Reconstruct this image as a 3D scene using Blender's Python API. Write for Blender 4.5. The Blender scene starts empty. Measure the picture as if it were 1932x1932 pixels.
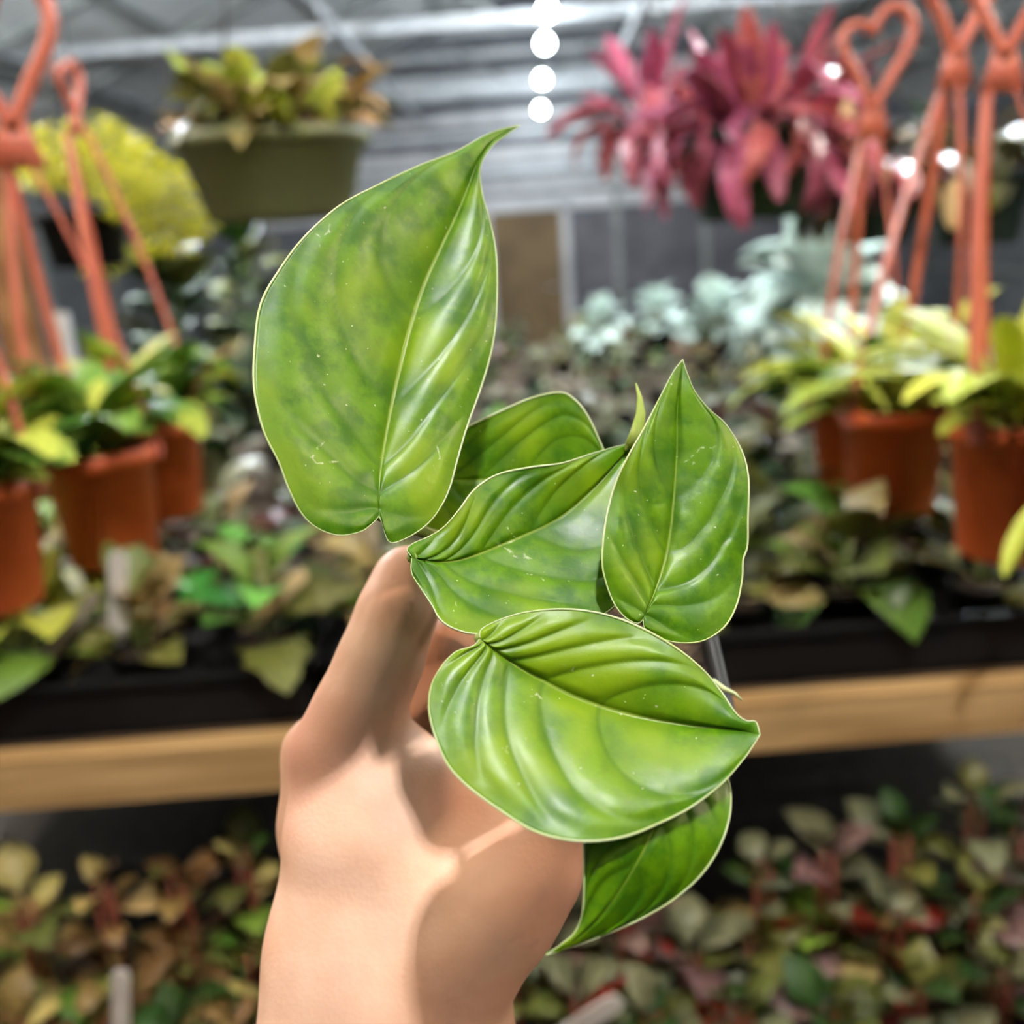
import bpy, math, random
import numpy as np
from mathutils import Vector, Matrix

random.seed(7)
RNG = np.random.default_rng(7)
scene = bpy.context.scene
COL = scene.collection

# ------------------------------------------------------------------ camera
F = 1800.0                      # focal length in pixels of the 1932 px frame
CAM = Vector((0.0, 0.0, 1.45))
YAW, PITCH, ROLL = math.radians(2.6), math.radians(15.5), math.radians(4.0)
ROT = Matrix.Rotation(YAW, 3, 'Z') @ Matrix.Rotation(math.pi / 2 - PITCH, 3, 'X') @ Matrix.Rotation(-ROLL, 3, 'Z')
cam_data = bpy.data.cameras.new('camera')
cam = bpy.data.objects.new('camera', cam_data)
COL.objects.link(cam)
cam.matrix_world = Matrix.Translation(CAM) @ ROT.to_4x4()
cam_data.sensor_width = 36.0
cam_data.lens = 36.0 * F / 1932.0
cam_data.clip_start = 0.01
cam_data.clip_end = 100
cam_data.dof.use_dof = True
cam_data.dof.focus_distance = 0.226
cam_data.dof.aperture_fstop = 7.8
scene.camera = cam

# ------------------------------------------------------------------ world, exposure
world = bpy.data.worlds.new('dusk')
scene.world = world
world.use_nodes = True
world.node_tree.nodes['Background'].inputs[0].default_value = (0.10, 0.13, 0.18, 1)
world.node_tree.nodes['Background'].inputs[1].default_value = 0.6
scene.view_settings.view_transform = 'Standard'
scene.view_settings.look = 'None'
scene.view_settings.gamma = 1
scene.view_settings.use_curve_mapping = False
scene.view_settings.exposure = 0.0
cy = scene.cycles
cy.max_bounces, cy.diffuse_bounces, cy.glossy_bounces, cy.transmission_bounces, cy.transparent_max_bounces = 4, 2, 1, 1, 4
cy.caustics_reflective = cy.caustics_refractive = False
cy.use_adaptive_sampling = True
cy.adaptive_threshold = 0.12
cy.adaptive_min_samples = 20

KEY_LAMP = (0.27, -0.22, 3.05)   # bulb hanging above the photographer
KEY_POWER = 930.0               # watts
ROW_POWER = 130.0
FILL_POWER = 460.0  # watts, for the added fill bulbs


def ray(px, py):
    return ROT @ Vector(((px - 966.0) / F, -(py - 966.0) / F, -1.0))


def at(px, py, d):
    """point seen at pixel (px, py) at depth d (metres along the camera axis)"""
    return CAM + ray(px, py) * d


def at_z(px, py, z):
    r = ray(px, py)
    return CAM + r * ((z - CAM.z) / r.z)


def at_y(px, py, y):
    r = ray(px, py)
    return CAM + r * (y / r.y)


# ------------------------------------------------------------------ helpers
def lin(c):
    out = []
    for v in c[:3]:
        v = v / 255.0
        out.append(v / 12.92 if v <= 0.04045 else ((v + 0.055) / 1.055) ** 2.4)
    return (*out, 1.0)


class MB:
    def __init__(self):
        self.v, self.f = [], []

    def add(self, vs, fs):
        n = len(self.v)
        self.v += [tuple(v) for v in vs]
        self.f += [tuple(i + n for i in f) for f in fs]
        return self

    def box(self, c, s, m=None):
        x, y, z = s[0] / 2, s[1] / 2, s[2] / 2
        vs = [Vector((sx * x, sy * y, sz * z)) for sx in (-1, 1) for sy in (-1, 1) for sz in (-1, 1)]
        if m is not None:
            vs = [m @ v for v in vs]
        vs = [v + Vector(c) for v in vs]
        return self.add(vs, [(0, 1, 3, 2), (4, 6, 7, 5), (0, 4, 5, 1), (2, 3, 7, 6), (0, 2, 6, 4), (1, 5, 7, 3)])

    def tube(self, pts, radii, n=8, flat=1.0, cap=True):
        pts = [Vector(p) for p in pts]
        if not hasattr(radii, '__len__'):
            radii = [radii] * len(pts)
        rings, up = [], Vector((0, 0, 1))
        base = len(self.v)
        prev = None
        for i, p in enumerate(pts):
            d = (pts[min(i + 1, len(pts) - 1)] - pts[max(i - 1, 0)]).normalized()
            if prev is None:
                a = up if abs(d.z) < 0.9 else Vector((1, 0, 0))
                x = d.cross(a).normalized()
            else:
                x = (prev - d * prev.dot(d)).normalized()
            prev = x
            y = d.cross(x)
            for k in range(n):
                t = 2 * math.pi * k / n
                self.v.append(tuple(p + (x * math.cos(t) + y * math.sin(t) * flat) * radii[i]))
        for i in range(len(pts) - 1):
            for k in range(n):
                a, b = base + i * n + k, base + i * n + (k + 1) % n
                self.f.append((a, b, b + n, a + n))
        if cap:
            self.f.append(tuple(base + k for k in reversed(range(n))))
            self.f.append(tuple(base + (len(pts) - 1) * n + k for k in range(n)))
        return self

    def lathe(self, prof, n=24, c=(0, 0, 0), sq=None):
        base = len(self.v)
        for r, z in prof:
            for k in range(n):
                t = 2 * math.pi * k / n
                rr = r
                if sq:
                    cc, ss = abs(math.cos(t)), abs(math.sin(t))
                    rr = r / ((cc ** sq + ss ** sq) ** (1.0 / sq))
                self.v.append((c[0] + rr * math.cos(t), c[1] + rr * math.sin(t), c[2] + z))
        for i in range(len(prof) - 1):
            for k in range(n):
                a, b = base + i * n + k, base + i * n + (k + 1) % n
                self.f.append((a, b, b + n, a + n))
        return self

    def disc(self, r, z, n=24, c=(0, 0, 0), sq=None):
        base = len(self.v)
        for k in range(n):
            t = 2 * math.pi * k / n
            rr = r
            if sq:
                cc, ss = abs(math.cos(t)), abs(math.sin(t))
                rr = r / ((cc ** sq + ss ** sq) ** (1.0 / sq))
            self.v.append((c[0] + rr * math.cos(t), c[1] + rr * math.sin(t), c[2] + z))
        self.f.append(tuple(range(base, base + n)))
        return self

    def mesh(self, name, mat=None, smooth=True):
        me = bpy.data.meshes.new(name)
        me.from_pydata(self.v, [], self.f)
        me.update()
        if smooth:
            me.polygons.foreach_set('use_smooth', [True] * len(me.polygons))
        if mat:
            me.materials.append(mat)
        return me


def link(name, me, parent=None, loc=None, rot=None, scale=None):
    o = bpy.data.objects.new(name, me)
    COL.objects.link(o)
    if parent is not None:
        o.parent = parent
    if loc is not None:
        o.location = loc
    if rot is not None:
        o.rotation_euler = rot
    if scale is not None:
        o.scale = scale if hasattr(scale, '__len__') else (scale,) * 3
    return o


def tag(o, label, cat, group=None, kind=None):
    o['label'] = label
    o['category'] = cat
    if group:
        o['group'] = group
    if kind:
        o['kind'] = kind
    return o


def thing(name, label, cat, loc=(0, 0, 0), rz=0.0, group=None):
    o = link(name, None, None, loc, (0, 0, rz))
    o.empty_display_size = 0.02
    return tag(o, label, cat, group)


def struct(name, me, parent=None, **k):
    o = link(name, me, parent, **k)
    if parent is None:
        o['kind'] = 'structure'
    return o


# ------------------------------------------------------------------ materials
def new_mat(name):
    m = bpy.data.materials.new(name)
    m.use_nodes = True
    nt = m.node_tree
    return m, nt, nt.nodes['Principled BSDF']


def noise_mat(name, c1, c2, scale=8.0, rough=0.6, bump=0.0, detail=4.0, stretch=None, spec=0.5, random_value=0.0,
              metallic=0.0, transl=0.0, lo=0.35, hi=0.65, bscale=None, hue=0.0):
    m, nt, b = new_mat(name)
    L = nt.links
    tc = nt.nodes.new('ShaderNodeTexCoord')
    src = tc.outputs['Object']
    if stretch:
        mp = nt.nodes.new('ShaderNodeMapping')
        mp.inputs['Scale'].default_value = stretch
        L.new(src, mp.inputs[0])
        src = mp.outputs[0]
    no = nt.nodes.new('ShaderNodeTexNoise')
    no.inputs['Scale'].default_value = scale
    no.inputs['Detail'].default_value = detail
    L.new(src, no.inputs['Vector'])
    cr = nt.nodes.new('ShaderNodeValToRGB')
    cr.color_ramp.elements[0].position = lo
    cr.color_ramp.elements[1].position = hi
    cr.color_ramp.elements[0].color = lin(c1)
    cr.color_ramp.elements[1].color = lin(c2)
    L.new(no.outputs['Fac'], cr.inputs[0])
    colour = cr.outputs[0]
    if random_value or hue:
        oi = nt.nodes.new('ShaderNodeObjectInfo')
        hs = nt.nodes.new('ShaderNodeHueSaturation')
        mr = nt.nodes.new('ShaderNodeMapRange')
        mr.inputs['To Min'].default_value = 1 - random_value
        mr.inputs['To Max'].default_value = 1 + random_value
        L.new(oi.outputs['Random'], mr.inputs['Value'])
        L.new(mr.outputs[0], hs.inputs['Value'])
        if hue:
            mh = nt.nodes.new('ShaderNodeMath')
            mh.operation = 'MULTIPLY'
            mh.inputs[1].default_value = 7.31
            fr = nt.nodes.new('ShaderNodeMath')
            fr.operation = 'FRACT'
            mr2 = nt.nodes.new('ShaderNodeMapRange')
            mr2.inputs['To Min'].default_value = 0.5 - hue
            mr2.inputs['To Max'].default_value = 0.5 + hue
            L.new(oi.outputs['Random'], mh.inputs[0])
            L.new(mh.outputs[0], fr.inputs[0])
            L.new(fr.outputs[0], mr2.inputs['Value'])
            L.new(mr2.outputs[0], hs.inputs['Hue'])
        L.new(colour, hs.inputs['Color'])
        colour = hs.outputs[0]
    L.new(colour, b.inputs['Base Color'])
    b.inputs['Roughness'].default_value = rough
    b.inputs['Specular IOR Level'].default_value = spec
    b.inputs['Metallic'].default_value = metallic
    if bump:
        bp = nt.nodes.new('ShaderNodeBump')
        bp.inputs['Strength'].default_value = bump
        bp.inputs['Distance'].default_value = 0.005
        n2 = no
        if bscale:
            n2 = nt.nodes.new('ShaderNodeTexNoise')
            n2.inputs['Scale'].default_value = bscale
            L.new(src, n2.inputs['Vector'])
        L.new(n2.outputs['Fac'], bp.inputs['Height'])
        L.new(bp.outputs[0], b.inputs['Normal'])
    if transl:
        tr = nt.nodes.new('ShaderNodeBsdfTranslucent')
        L.new(colour, tr.inputs[0])
        mx = nt.nodes.new('ShaderNodeMixShader')
        mx.inputs[0].default_value = transl
        L.new(b.outputs[0], mx.inputs[1])
        L.new(tr.outputs[0], mx.inputs[2])
        L.new(mx.outputs[0], nt.nodes['Material Output'].inputs[0])
    return m


def emit_mat(name, colour, strength):
    m, nt, b = new_mat(name)
    b.inputs['Base Color'].default_value = (0.9, 0.9, 0.9, 1)
    b.inputs['Emission Color'].default_value = colour
    b.inputs['Emission Strength'].default_value = strength
    return m


M = {}
M['floor'] = noise_mat('gravel_floor', (40, 36, 31), (62, 57, 50), 30, 0.9, 0.4)
M['wall'] = noise_mat('grey_sheeting', (96, 98, 102), (120, 122, 126), 2, 0.6)
M['board_light'] = noise_mat('pale_board', (196, 198, 202), (226, 227, 230), 3, 0.5)
M['board_dark'] = noise_mat('dark_board', (92, 94, 102), (118, 120, 128), 3, 0.5)
M['roof'] = noise_mat('roof_panel', (226, 228, 228), (240, 242, 242), 1.2, 0.45)
M['steel'] = noise_mat('galvanised_steel', (190, 196, 202), (226, 230, 234), 14, 0.5, metallic=0.2)
M['steel_dark'] = noise_mat('aged_steel', (132, 136, 136), (166, 170, 168), 10, 0.5, metallic=0.3)
M['door'] = noise_mat('brown_door', (112, 90, 58), (134, 110, 74), 3, 0.6)
M['wood'] = noise_mat('pine_plank', (146, 114, 72), (190, 158, 110), 6, 0.65, 0.15, stretch=(0.5, 6, 6), detail=8)
M['wood_dark'] = noise_mat('bench_timber', (52, 40, 28), (76, 60, 42), 8, 0.8, stretch=(0.5, 6, 6))
M['bark'] = noise_mat('rough_bark', (112, 76, 46), (158, 118, 78), 26, 0.9, 0.8, stretch=(1, 1, 0.35))
M['black'] = noise_mat('black_plastic', (10, 10, 11), (18, 18, 20), 12, 0.6, spec=0.2)
M['potblack'] = noise_mat('nursery_pot_plastic', (16, 17, 18), (30, 31, 33), 30, 0.38)
M['orange'] = noise_mat('terracotta_plastic', (202, 90, 40), (216, 104, 52), 9, 0.5, random_value=0.06)
M['hook'] = noise_mat('orange_hanger_plastic', (180, 92, 72), (198, 110, 90), 12, 0.42, random_value=0.05)
M['olivepot'] = noise_mat('olive_pot', (108, 116, 80), (128, 134, 98), 4, 0.55)
M['greenpot'] = noise_mat('dark_green_pot', (24, 48, 44), (38, 64, 58), 5, 0.5)
M['brownpot'] = noise_mat('brown_pot', (84, 40, 28), (110, 56, 38), 6, 0.6)
M['soil'] = noise_mat('potting_soil', (30, 22, 14), (82, 64, 44), 220, 0.95, 0.8)
M['tagwhite'] = noise_mat('white_label', (218, 212, 204), (236, 232, 226), 20, 0.5)
M['taggrey'] = noise_mat('weathered_label', (150, 140, 122), (178, 168, 148), 20, 0.6)
M['tagcream'] = noise_mat('cream_label', (226, 196, 148), (240, 216, 172), 20, 0.5)
M['wire'] = noise_mat('wire', (60, 62, 62), (84, 86, 86), 20, 0.4, metallic=0.6)
M['stem'] = noise_mat('green_stem', (110, 130, 60), (140, 156, 84), 60, 0.5)
M['stem_red'] = noise_mat('reddish_stem', (120, 52, 40), (150, 76, 56), 30, 0.5)
LV = dict(random_value=0.28, hue=0.02, transl=0.22)
M['lf_lime'] = noise_mat('lime_leaf', (164, 190, 40), (222, 228, 106), 26, 0.5, stretch=(0.6, 3, 1), **LV)
M['lf_fresh'] = noise_mat('fresh_green_leaf', (70, 122, 30), (134, 170, 66), 26, 0.48, stretch=(0.6, 3, 1), **LV)
M['lf_olive'] = noise_mat('olive_leaf', (78, 86, 34), (122, 126, 62), 30, 0.42, **LV)
M['lf_brown'] = noise_mat('brown_leaf', (98, 72, 40), (152, 122, 72), 30, 0.45, **LV)
M['lf_tan'] = noise_mat('tan_leaf', (160, 140, 76), (206, 188, 124), 30, 0.45, **LV)
M['lf_grey'] = noise_mat('grey_green_leaf', (86, 92, 62), (140, 144, 112), 34, 0.4, **LV)
M['lf_silver'] = noise_mat('silver_leaf', (150, 148, 134), (206, 202, 190), 30, 0.4, **LV)
M['lf_mint'] = noise_mat('mint_leaf', (206, 234, 224), (234, 250, 243), 14, 0.5, random_value=0.12, transl=0.2)
M['lf_bright'] = noise_mat('bright_green_leaf', (66, 140, 46), (118, 190, 84), 24, 0.36, **LV)
M['lf_dark'] = noise_mat('dark_green_leaf', (26, 52, 14), (48, 82, 26), 20, 0.55, **LV)
M['lf_red'] = noise_mat('red_leaf', (98, 16, 8), (140, 36, 16), 24, 0.4, random_value=0.25, transl=0.2)
M['lf_mauve'] = noise_mat('mauve_leaf', (96, 74, 68), (146, 116, 112), 30, 0.42, **LV)
M['lf_magenta'] = noise_mat('magenta_leaf', (160, 44, 82), (228, 132, 152), 22, 0.4, stretch=(0.6, 3, 1), random_value=0.28,
                            hue=0.03, transl=0.25)
M['lf_yellow'] = noise_mat('golden_foliage', (230, 230, 50), (250, 246, 110), 30, 0.5, random_value=0.1, transl=0.4)
M['lf_dry'] = noise_mat('dry_leaf', (176, 136, 92), (220, 182, 134), 24, 0.7, transl=0.2)


# ------------------------------------------------------------------ the greenhouse
WX, WY0, WY1, EAVE, RIDGE = 4.6, -3.5, 12.0, 2.55, 4.25
struct('floor', MB().box((0, (WY0 + WY1) / 2, -0.05), (2 * WX + 0.4, WY1 - WY0 + 0.4, 0.1)).mesh('floor', M['floor'], False))
for sx, side in ((-1, 'left'), (1, 'right')):
    w = struct('wall_' + side, MB().box((sx * (WX + 0.05), (WY0 + WY1) / 2, EAVE / 2), (0.06, WY1 - WY0, EAVE)).mesh('wall', M['wall'], False))
    post = MB().box((0, 0, EAVE / 2), (0.06, 0.06, EAVE)).mesh('post', M['steel_dark'], False)
    for y in np.arange(WY0 + 0.5, WY1, 1.5):
        link('post', post, w, (sx * (WX - 0.02), float(y), 0))
    for z in (0.9, 1.7):
        link('rail', MB().box((sx * (WX - 0.02), (WY0 + WY1) / 2, z), (0.05, WY1 - WY0, 0.05)).mesh('rail', M['steel_dark'], False), w)


def gable(y, t):
    m = MB()
    pts = [(-WX, 0), (WX, 0), (WX, EAVE), (0, RIDGE), (-WX, EAVE)]
    m.add([(x, y, z) for x, z in pts] + [(x, y + t, z) for x, z in pts],
          [(0, 1, 2, 3, 4), (9, 8, 7, 6, 5)] + [(i, i + 5, (i + 1) % 5 + 5, (i + 1) % 5) for i in range(5)])
    return m


wb = struct('wall_back', gable(WY1, 0.08).mesh('wall_back', M['board_dark'], False))
struct('wall_front', gable(WY0 - 0.08, 0.08).mesh('wall_front', M['wall'], False))
# horizontal boards and glazing rails across the end wall
for z, h, mk in ((1.93, .17, 'board_light'), (2.14, .12, 'board_light'), (2.33, .10, 'steel'), (2.50, .14, 'board_light'),
                 (2.74, .07, 'steel'), (2.92, .13, 'board_light'), (3.16, .08, 'steel'), (3.36, .10, 'steel'), (3.60, .08, 'steel'), (3.85, .08, 'steel')):
    half = WX if z < EAVE else WX * (RIDGE - z) / (RIDGE - EAVE) - 0.08
    link('board', MB().box((0, WY1 - 0.03, z), (2 * half, 0.05, h)).mesh('board', M[mk], False), wb)
for x in (-3.4, -2.2, -1.1, 0.95, 2.0, 3.2):
    link('upright', MB().box((x, WY1 - 0.06, 1.3), (0.07, 0.05, 2.6)).mesh('upright', M['steel_dark'], False), wb)
# slate grey panels to the right of the door
for x0, x1 in ((0.42, 0.92), (0.98, 1.96), (2.04, 3.15), (3.25, 4.4)):
    link('panel', MB().box(((x0 + x1) / 2, WY1 - 0.05, 1.27), (x1 - x0, 0.04, 1.05)).mesh('panel', noise_mat('slate_panel', (84, 84, 92), (110, 108, 116), 3, 0.5), False), wb)
# the door at the end of the aisle
dpx = at_y(998, 520, WY1 - 0.1)
door = struct('door_1', MB().box((dpx.x, WY1 - 0.1, 0.92), (0.84, 0.05, 1.84)).mesh('door', M['door'], False))
link('door_handle', MB().tube([(dpx.x + 0.33, WY1 - 0.13, 0.95), (dpx.x + 0.33, WY1 - 0.18, 0.95), (dpx.x + 0.22, WY1 - 0.18, 0.95)], 0.012).mesh('handle', M['steel']), door)
for dx in (-0.2, 0.2):
    for z in (0.5, 1.3):
        link('panel', MB().box((dpx.x + dx, WY1 - 0.13, z), (0.3, 0.015, 0.6)).mesh('panel', M['door'], False), door)
tr = struct('trim_1', MB().box((dpx.x, WY1 - 0.11, 1.9), (1.04, 0.07, 0.1)).mesh('trim', M['board_light'], False))
for s in (-1, 1):
    link('jamb', MB().box((dpx.x + s * 0.47, WY1 - 0.11, 0.95), (0.1, 0.07, 1.9)).mesh('jamb', M['board_light'], False), tr)

# roof: two slopes of panels with purlins and rafters
slope = math.atan2(RIDGE - EAVE, WX)
SL = math.hypot(RIDGE - EAVE, WX)
ceil = struct('ceiling', MB().tube([(0, WY0, RIDGE), (0, WY1, RIDGE)], 0.06).mesh('ridge', M['steel']))
panel = MB().box((0, 0, 0), (SL, 1.46, 0.03)).mesh('roof_panel', M['roof'], False)
rafter = MB().box((0, 0, 0), (SL, 0.05, 0.07)).mesh('rafter', M['steel_dark'], False)
purlin = MB().box((0, 0, 0), (0.05, WY1 - WY0, 0.05)).mesh('purlin', M['steel_dark'], False)
for s in (-1, 1):
    for k in range(11):
        y = WY0 + 0.73 + k * 1.47
        if y > WY1:
            break
        link('roof_panel', panel, ceil, (s * WX / 2, y, (EAVE + RIDGE) / 2 + 0.06), (0, s * slope, 0))
        link('rafter', rafter, ceil, (s * WX / 2, y - 0.73, (EAVE + RIDGE) / 2 - 0.005), (0, s * slope, 0))
    for fr in (0.2, 0.4, 0.6, 0.8):
        link('purlin', purlin, ceil, (s * WX * fr, (WY0 + WY1) / 2, RIDGE - (RIDGE - EAVE) * fr - 0.01), (0, s * slope, 0))
# tie beams with struts
for y in (-1.2, 1.4, 4.4, 7.4, 10.3):
    z = 3.0
    half = WX * (RIDGE - z) / (RIDGE - EAVE) * 1.0
    tb = link('tie_beam', MB().box((0, y, z), (2 * min(half, WX) + 0.2, 0.05, 0.075)).mesh('tie_beam', M['steel'], False), ceil)
    for x0, x1 in ((-2.6, -1.3), (-0.2, -1.3), (2.6, 1.3), (0.2, 1.3)):
        zt = RIDGE - (RIDGE - EAVE) * abs(x1) / WX - 0.05
        link('strut', MB().tube([(x0, y, z + 0.03), (x1, y, zt)], 0.02, 6).mesh('strut', M['steel_dark']), tb)
# hanging rails running down the house
for i, x in enumerate((-3.55, -1.28, 0.78, 2.7)):
    struct('trim_%d' % (i + 2), MB().tube([(x, WY0, 2.94), (x, WY1, 2.94)], 0.036, 8).mesh('hanging_rail', M['steel']))
# cross rails that carry the hanging pots
for i, y in enumerate((1.05, 1.45, 2.05, 2.5)):
    struct('trim_%d' % (i + 6), MB().tube([(-3.55, y, 2.90), (2.7, y, 2.90)], 0.016, 8).mesh('cross_rail', M['steel_dark']))


# ------------------------------------------------------------------ lamps
def lamp(x, y, z, r, power, label, col=(1.0, 0.985, 0.965, 1)):
    t = thing('hanging_bulb', label, 'lamp', (x, y, z), 0, 'bulbs strung under the ridge')
    m = MB()
    prof = [(0.001, -r)] + [(r * math.sin(a), -r * math.cos(a)) for a in np.linspace(0.25, 2.5, 9)] + [(r * 0.45, r * 1.05)]
    m.lathe([(a * 0.92, b * 0.92) for a, b in prof], 20)
    em = emit_mat('lit_bulb', col, 45.0)
    em.cycles.emission_sampling = 'NONE'
    link('bulb', m.mesh('bulb', em), t)
    ld = bpy.data.lights.new('bulb_light', 'POINT')
    ld.energy, ld.color, ld.shadow_soft_size = power, col[:3], r
    link('bulb_light', ld, t)
    link('socket', MB().lathe([(r * 0.5, r * 0.95), (r * 0.5, r * 1.9), (r * 0.2, r * 2.1)], 12).mesh('socket', M['black']), t)
    zt = RIDGE - (RIDGE - EAVE) * abs(x) / WX - 0.04
    link('cord', MB().tube([(0, 0, r * 2.05), (0, 0, zt - z)], 0.004, 5).mesh('cord', M['wire']), t)
    return t


lamp(*KEY_LAMP, 0.038, KEY_POWER, 'bare white bulb hanging above the photographer')
COOL = (0.86, 0.95, 1.0, 1)
for (px, py, y), which in zip(((1032, 22, 6.9), (1028, 82, 7.9), (1023, 150, 9.4), (1020, 207, 11.0)),
                              ('nearest and topmost', 'second from the top', 'third from the top', 'lowest and farthest')):
    p = at_y(px, py, y)
    lamp(p.x, y, p.z, 0.055, ROW_POWER, 'glaring white bulb under the ridge, %s of the row' % which, COOL)
WARM_FILL = (1.0, 0.75, 0.50, 1)
MILD_FILL = (1.0, 0.94, 0.86, 1)
for x, y, z, pw, col, lb in ((-1.9, 0.0, 2.8, 1.2, WARM_FILL, 'added warm fill bulb left of the photographer'),  # unseen pair, added as warm fill on the hand and front pots
                             (1.9, 0.0, 2.8, 1.2, WARM_FILL, 'added warm fill bulb right of the photographer'),
                             (-2.1, 2.6, 2.75, 2.0, MILD_FILL, 'added white fill bulb over the left side of the house'),  # unseen pair, added to brighten the plants behind
                             (2.1, 2.6, 2.75, 2.0, MILD_FILL, 'added white fill bulb over the right side of the house'),
                             (-1.9, 4.1, 2.66, 4.0, COOL, 'added white fill bulb over the far left of the house'),  # unseen pair, added to lighten the roof and the far end
                             (1.9, 4.1, 2.66, 4.0, COOL, 'added white fill bulb over the far right of the house')):
    lamp(x, y, z, 0.055, FILL_POWER * pw, lb, col)


# ------------------------------------------------------------------ foreground leaves
def resample(pts, n, closed=False):
    """smooth (centripetal Catmull-Rom) curve through pts, n points evenly spaced along it"""
    p = np.array(pts, float)
    q = np.vstack([2 * p[0] - p[1], p, 2 * p[-1] - p[-2]])
    out = []
    for i in range(1, len(q) - 2):
        t = np.linspace(0, 1, 14, endpoint=False)[:, None]
        a, b, c, d = q[i - 1], q[i], q[i + 1], q[i + 2]
        out.append(0.5 * (2 * b + (c - a) * t + (2 * a - 5 * b + 4 * c - d) * t ** 2 + (3 * b - a - 3 * c + d) * t ** 3))
    out.append(p[-1:])
    o = np.vstack(out)
    s = np.concatenate([[0], np.cumsum(np.linalg.norm(np.diff(o, axis=0), axis=1))])
    u = np.linspace(0, s[-1], n)
    return np.stack([np.interp(u, s, o[:, k]) for k in range(o.shape[1])], 1)


def pix_to_world(P, D):
    """arrays of pixels (.., 2) and depths -> world points"""
    R = np.array(ROT)
    v = np.stack([(P[..., 0] - 966) / F, -(P[..., 1] - 966) / F, -np.ones_like(D)], -1) * D[..., None]
    return v @ R.T + np.array(CAM)


def smooth01(x):
    x = np.clip(x, 0, 1)
    return x * x * (3 - 2 * x)


def leaf_material():
    m, nt, b = new_mat('glossy_leaf')
    L = nt.links
    N = nt.nodes.new

    def attr(n):
        a = N('ShaderNodeAttribute')
        a.attribute_name = n
        return a.outputs['Fac']

    def mix(f, a, bb, mode='MIX'):
        x = N('ShaderNodeMix')
        x.data_type = 'RGBA'
        x.blend_type = mode
        if hasattr(f, 'links'):
            L.new(f, x.inputs[0])
        else:
            x.inputs[0].default_value = f
        for i, v in ((6, a), (7, bb)):
            if hasattr(v, 'links'):
                L.new(v, x.inputs[i])
            else:
                x.inputs[i].default_value = v
        return x.outputs[2]

    def ramp(src, lo, hi, a=0.0, bb=1.0):
        r = N('ShaderNodeMapRange')
        r.interpolation_type = 'SMOOTHSTEP'
        r.inputs['From Min'].default_value = lo
        r.inputs['From Max'].default_value = hi
        r.inputs['To Min'].default_value = a
        r.inputs['To Max'].default_value = bb
        L.new(src, r.inputs['Value'])
        return r.outputs[0]

    tc = N('ShaderNodeTexCoord')

    def noise(scale, detail=4, vec=None, rough=0.5):
        n = N('ShaderNodeTexNoise')
        n.inputs['Scale'].default_value = scale
        n.inputs['Detail'].default_value = detail
        n.inputs['Roughness'].default_value = rough
        L.new(vec or tc.outputs['Object'], n.inputs['Vector'])
        return n.outputs['Fac']

    # mottled green: deeper along the veins' flanks, yellower islands between
    mott = noise(120, 6, None, 0.62)
    blot = noise(38, 2)
    base = mix(ramp(mott, 0.36, 0.64), lin((62, 114, 2)), lin((104, 152, 4)))
    base = mix(ramp(blot, 0.42, 0.68), base, lin((138, 172, 16)))
    vein, rim, mid, fleck = attr('vein'), attr('rim'), attr('midrib'), attr('between')
    base = mix(ramp(fleck, 0.2, 1.0, 0.28, 0.0), base, lin((62, 112, 4)))
    base = mix(ramp(vein, 0.1, 1.0, 0.0, 0.5), base, lin((66, 112, 6)))
    base = mix(ramp(mid, 0.3, 1.0, 0.0, 0.75), base, lin((150, 176, 62)))
    # dried residue left by water drops: short broken pale marks
    vo = N('ShaderNodeTexVoronoi')
    vo.feature = 'DISTANCE_TO_EDGE'
    vo.inputs['Scale'].default_value = 150
    L.new(tc.outputs['Object'], vo.inputs['Vector'])
    edge = ramp(vo.outputs['Distance'], 0.018, 0.05, 1, 0)
    where = ramp(noise(60, 3), 0.66, 0.70)
    where2 = ramp(noise(420, 2), 0.5, 0.6)
    mm = N('ShaderNodeMath')
    mm.operation = 'MULTIPLY'
    L.new(edge, mm.inputs[0])
    L.new(where, mm.inputs[1])
    mm2 = N('ShaderNodeMath')
    mm2.operation = 'MULTIPLY'
    L.new(mm.outputs[0], mm2.inputs[0])
    L.new(where2, mm2.inputs[1])
    specks = ramp(noise(700, 1), 0.765, 0.785)
    mx2 = N('ShaderNodeMath')
    mx2.operation = 'MAXIMUM'
    L.new(mm2.outputs[0], mx2.inputs[0])
    L.new(specks, mx2.inputs[1])
    sc = N('ShaderNodeMath')
    sc.operation = 'MULTIPLY'
    sc.inputs[1].default_value = 0.6
    L.new(mx2.outputs[0], sc.inputs[0])
    base = mix(sc.outputs[0], base, lin((222, 228, 190)))
    base = mix(ramp(rim, 0.15, 0.75), base, lin((236, 236, 196)))
    L.new(base, b.inputs['Base Color'])
    L.new(ramp(noise(130, 4), 0.35, 0.65, 0.34, 0.46), b.inputs['Roughness'])
    b.inputs['Specular IOR Level'].default_value = 0.36
    b.inputs['Coat Weight'].default_value = 0.05
    b.inputs['Coat Roughness'].default_value = 0.28
    bp = N('ShaderNodeBump')
    bp.inputs['Strength'].default_value = 0.35
    bp.inputs['Distance'].default_value = 0.0006
    L.new(noise(240, 4), bp.inputs['Height'])
    bp2 = N('ShaderNodeBump')
    bp2.inputs['Strength'].default_value = 0.6
    bp2.inputs['Distance'].default_value = 0.0012
    L.new(blot, bp2.inputs['Height'])
    L.new(bp.outputs[0], bp2.inputs['Normal'])
    L.new(bp2.outputs[0], b.inputs['Normal'])
    tr = N('ShaderNodeBsdfTranslucent')
    tcol = mix(1.0, base, (0.95, 1.0, 0.35, 1), 'MULTIPLY')
    L.new(tcol, tr.inputs[0])
    ms = N('ShaderNodeMixShader')
    ms.inputs[0].default_value = 0.36
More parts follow.
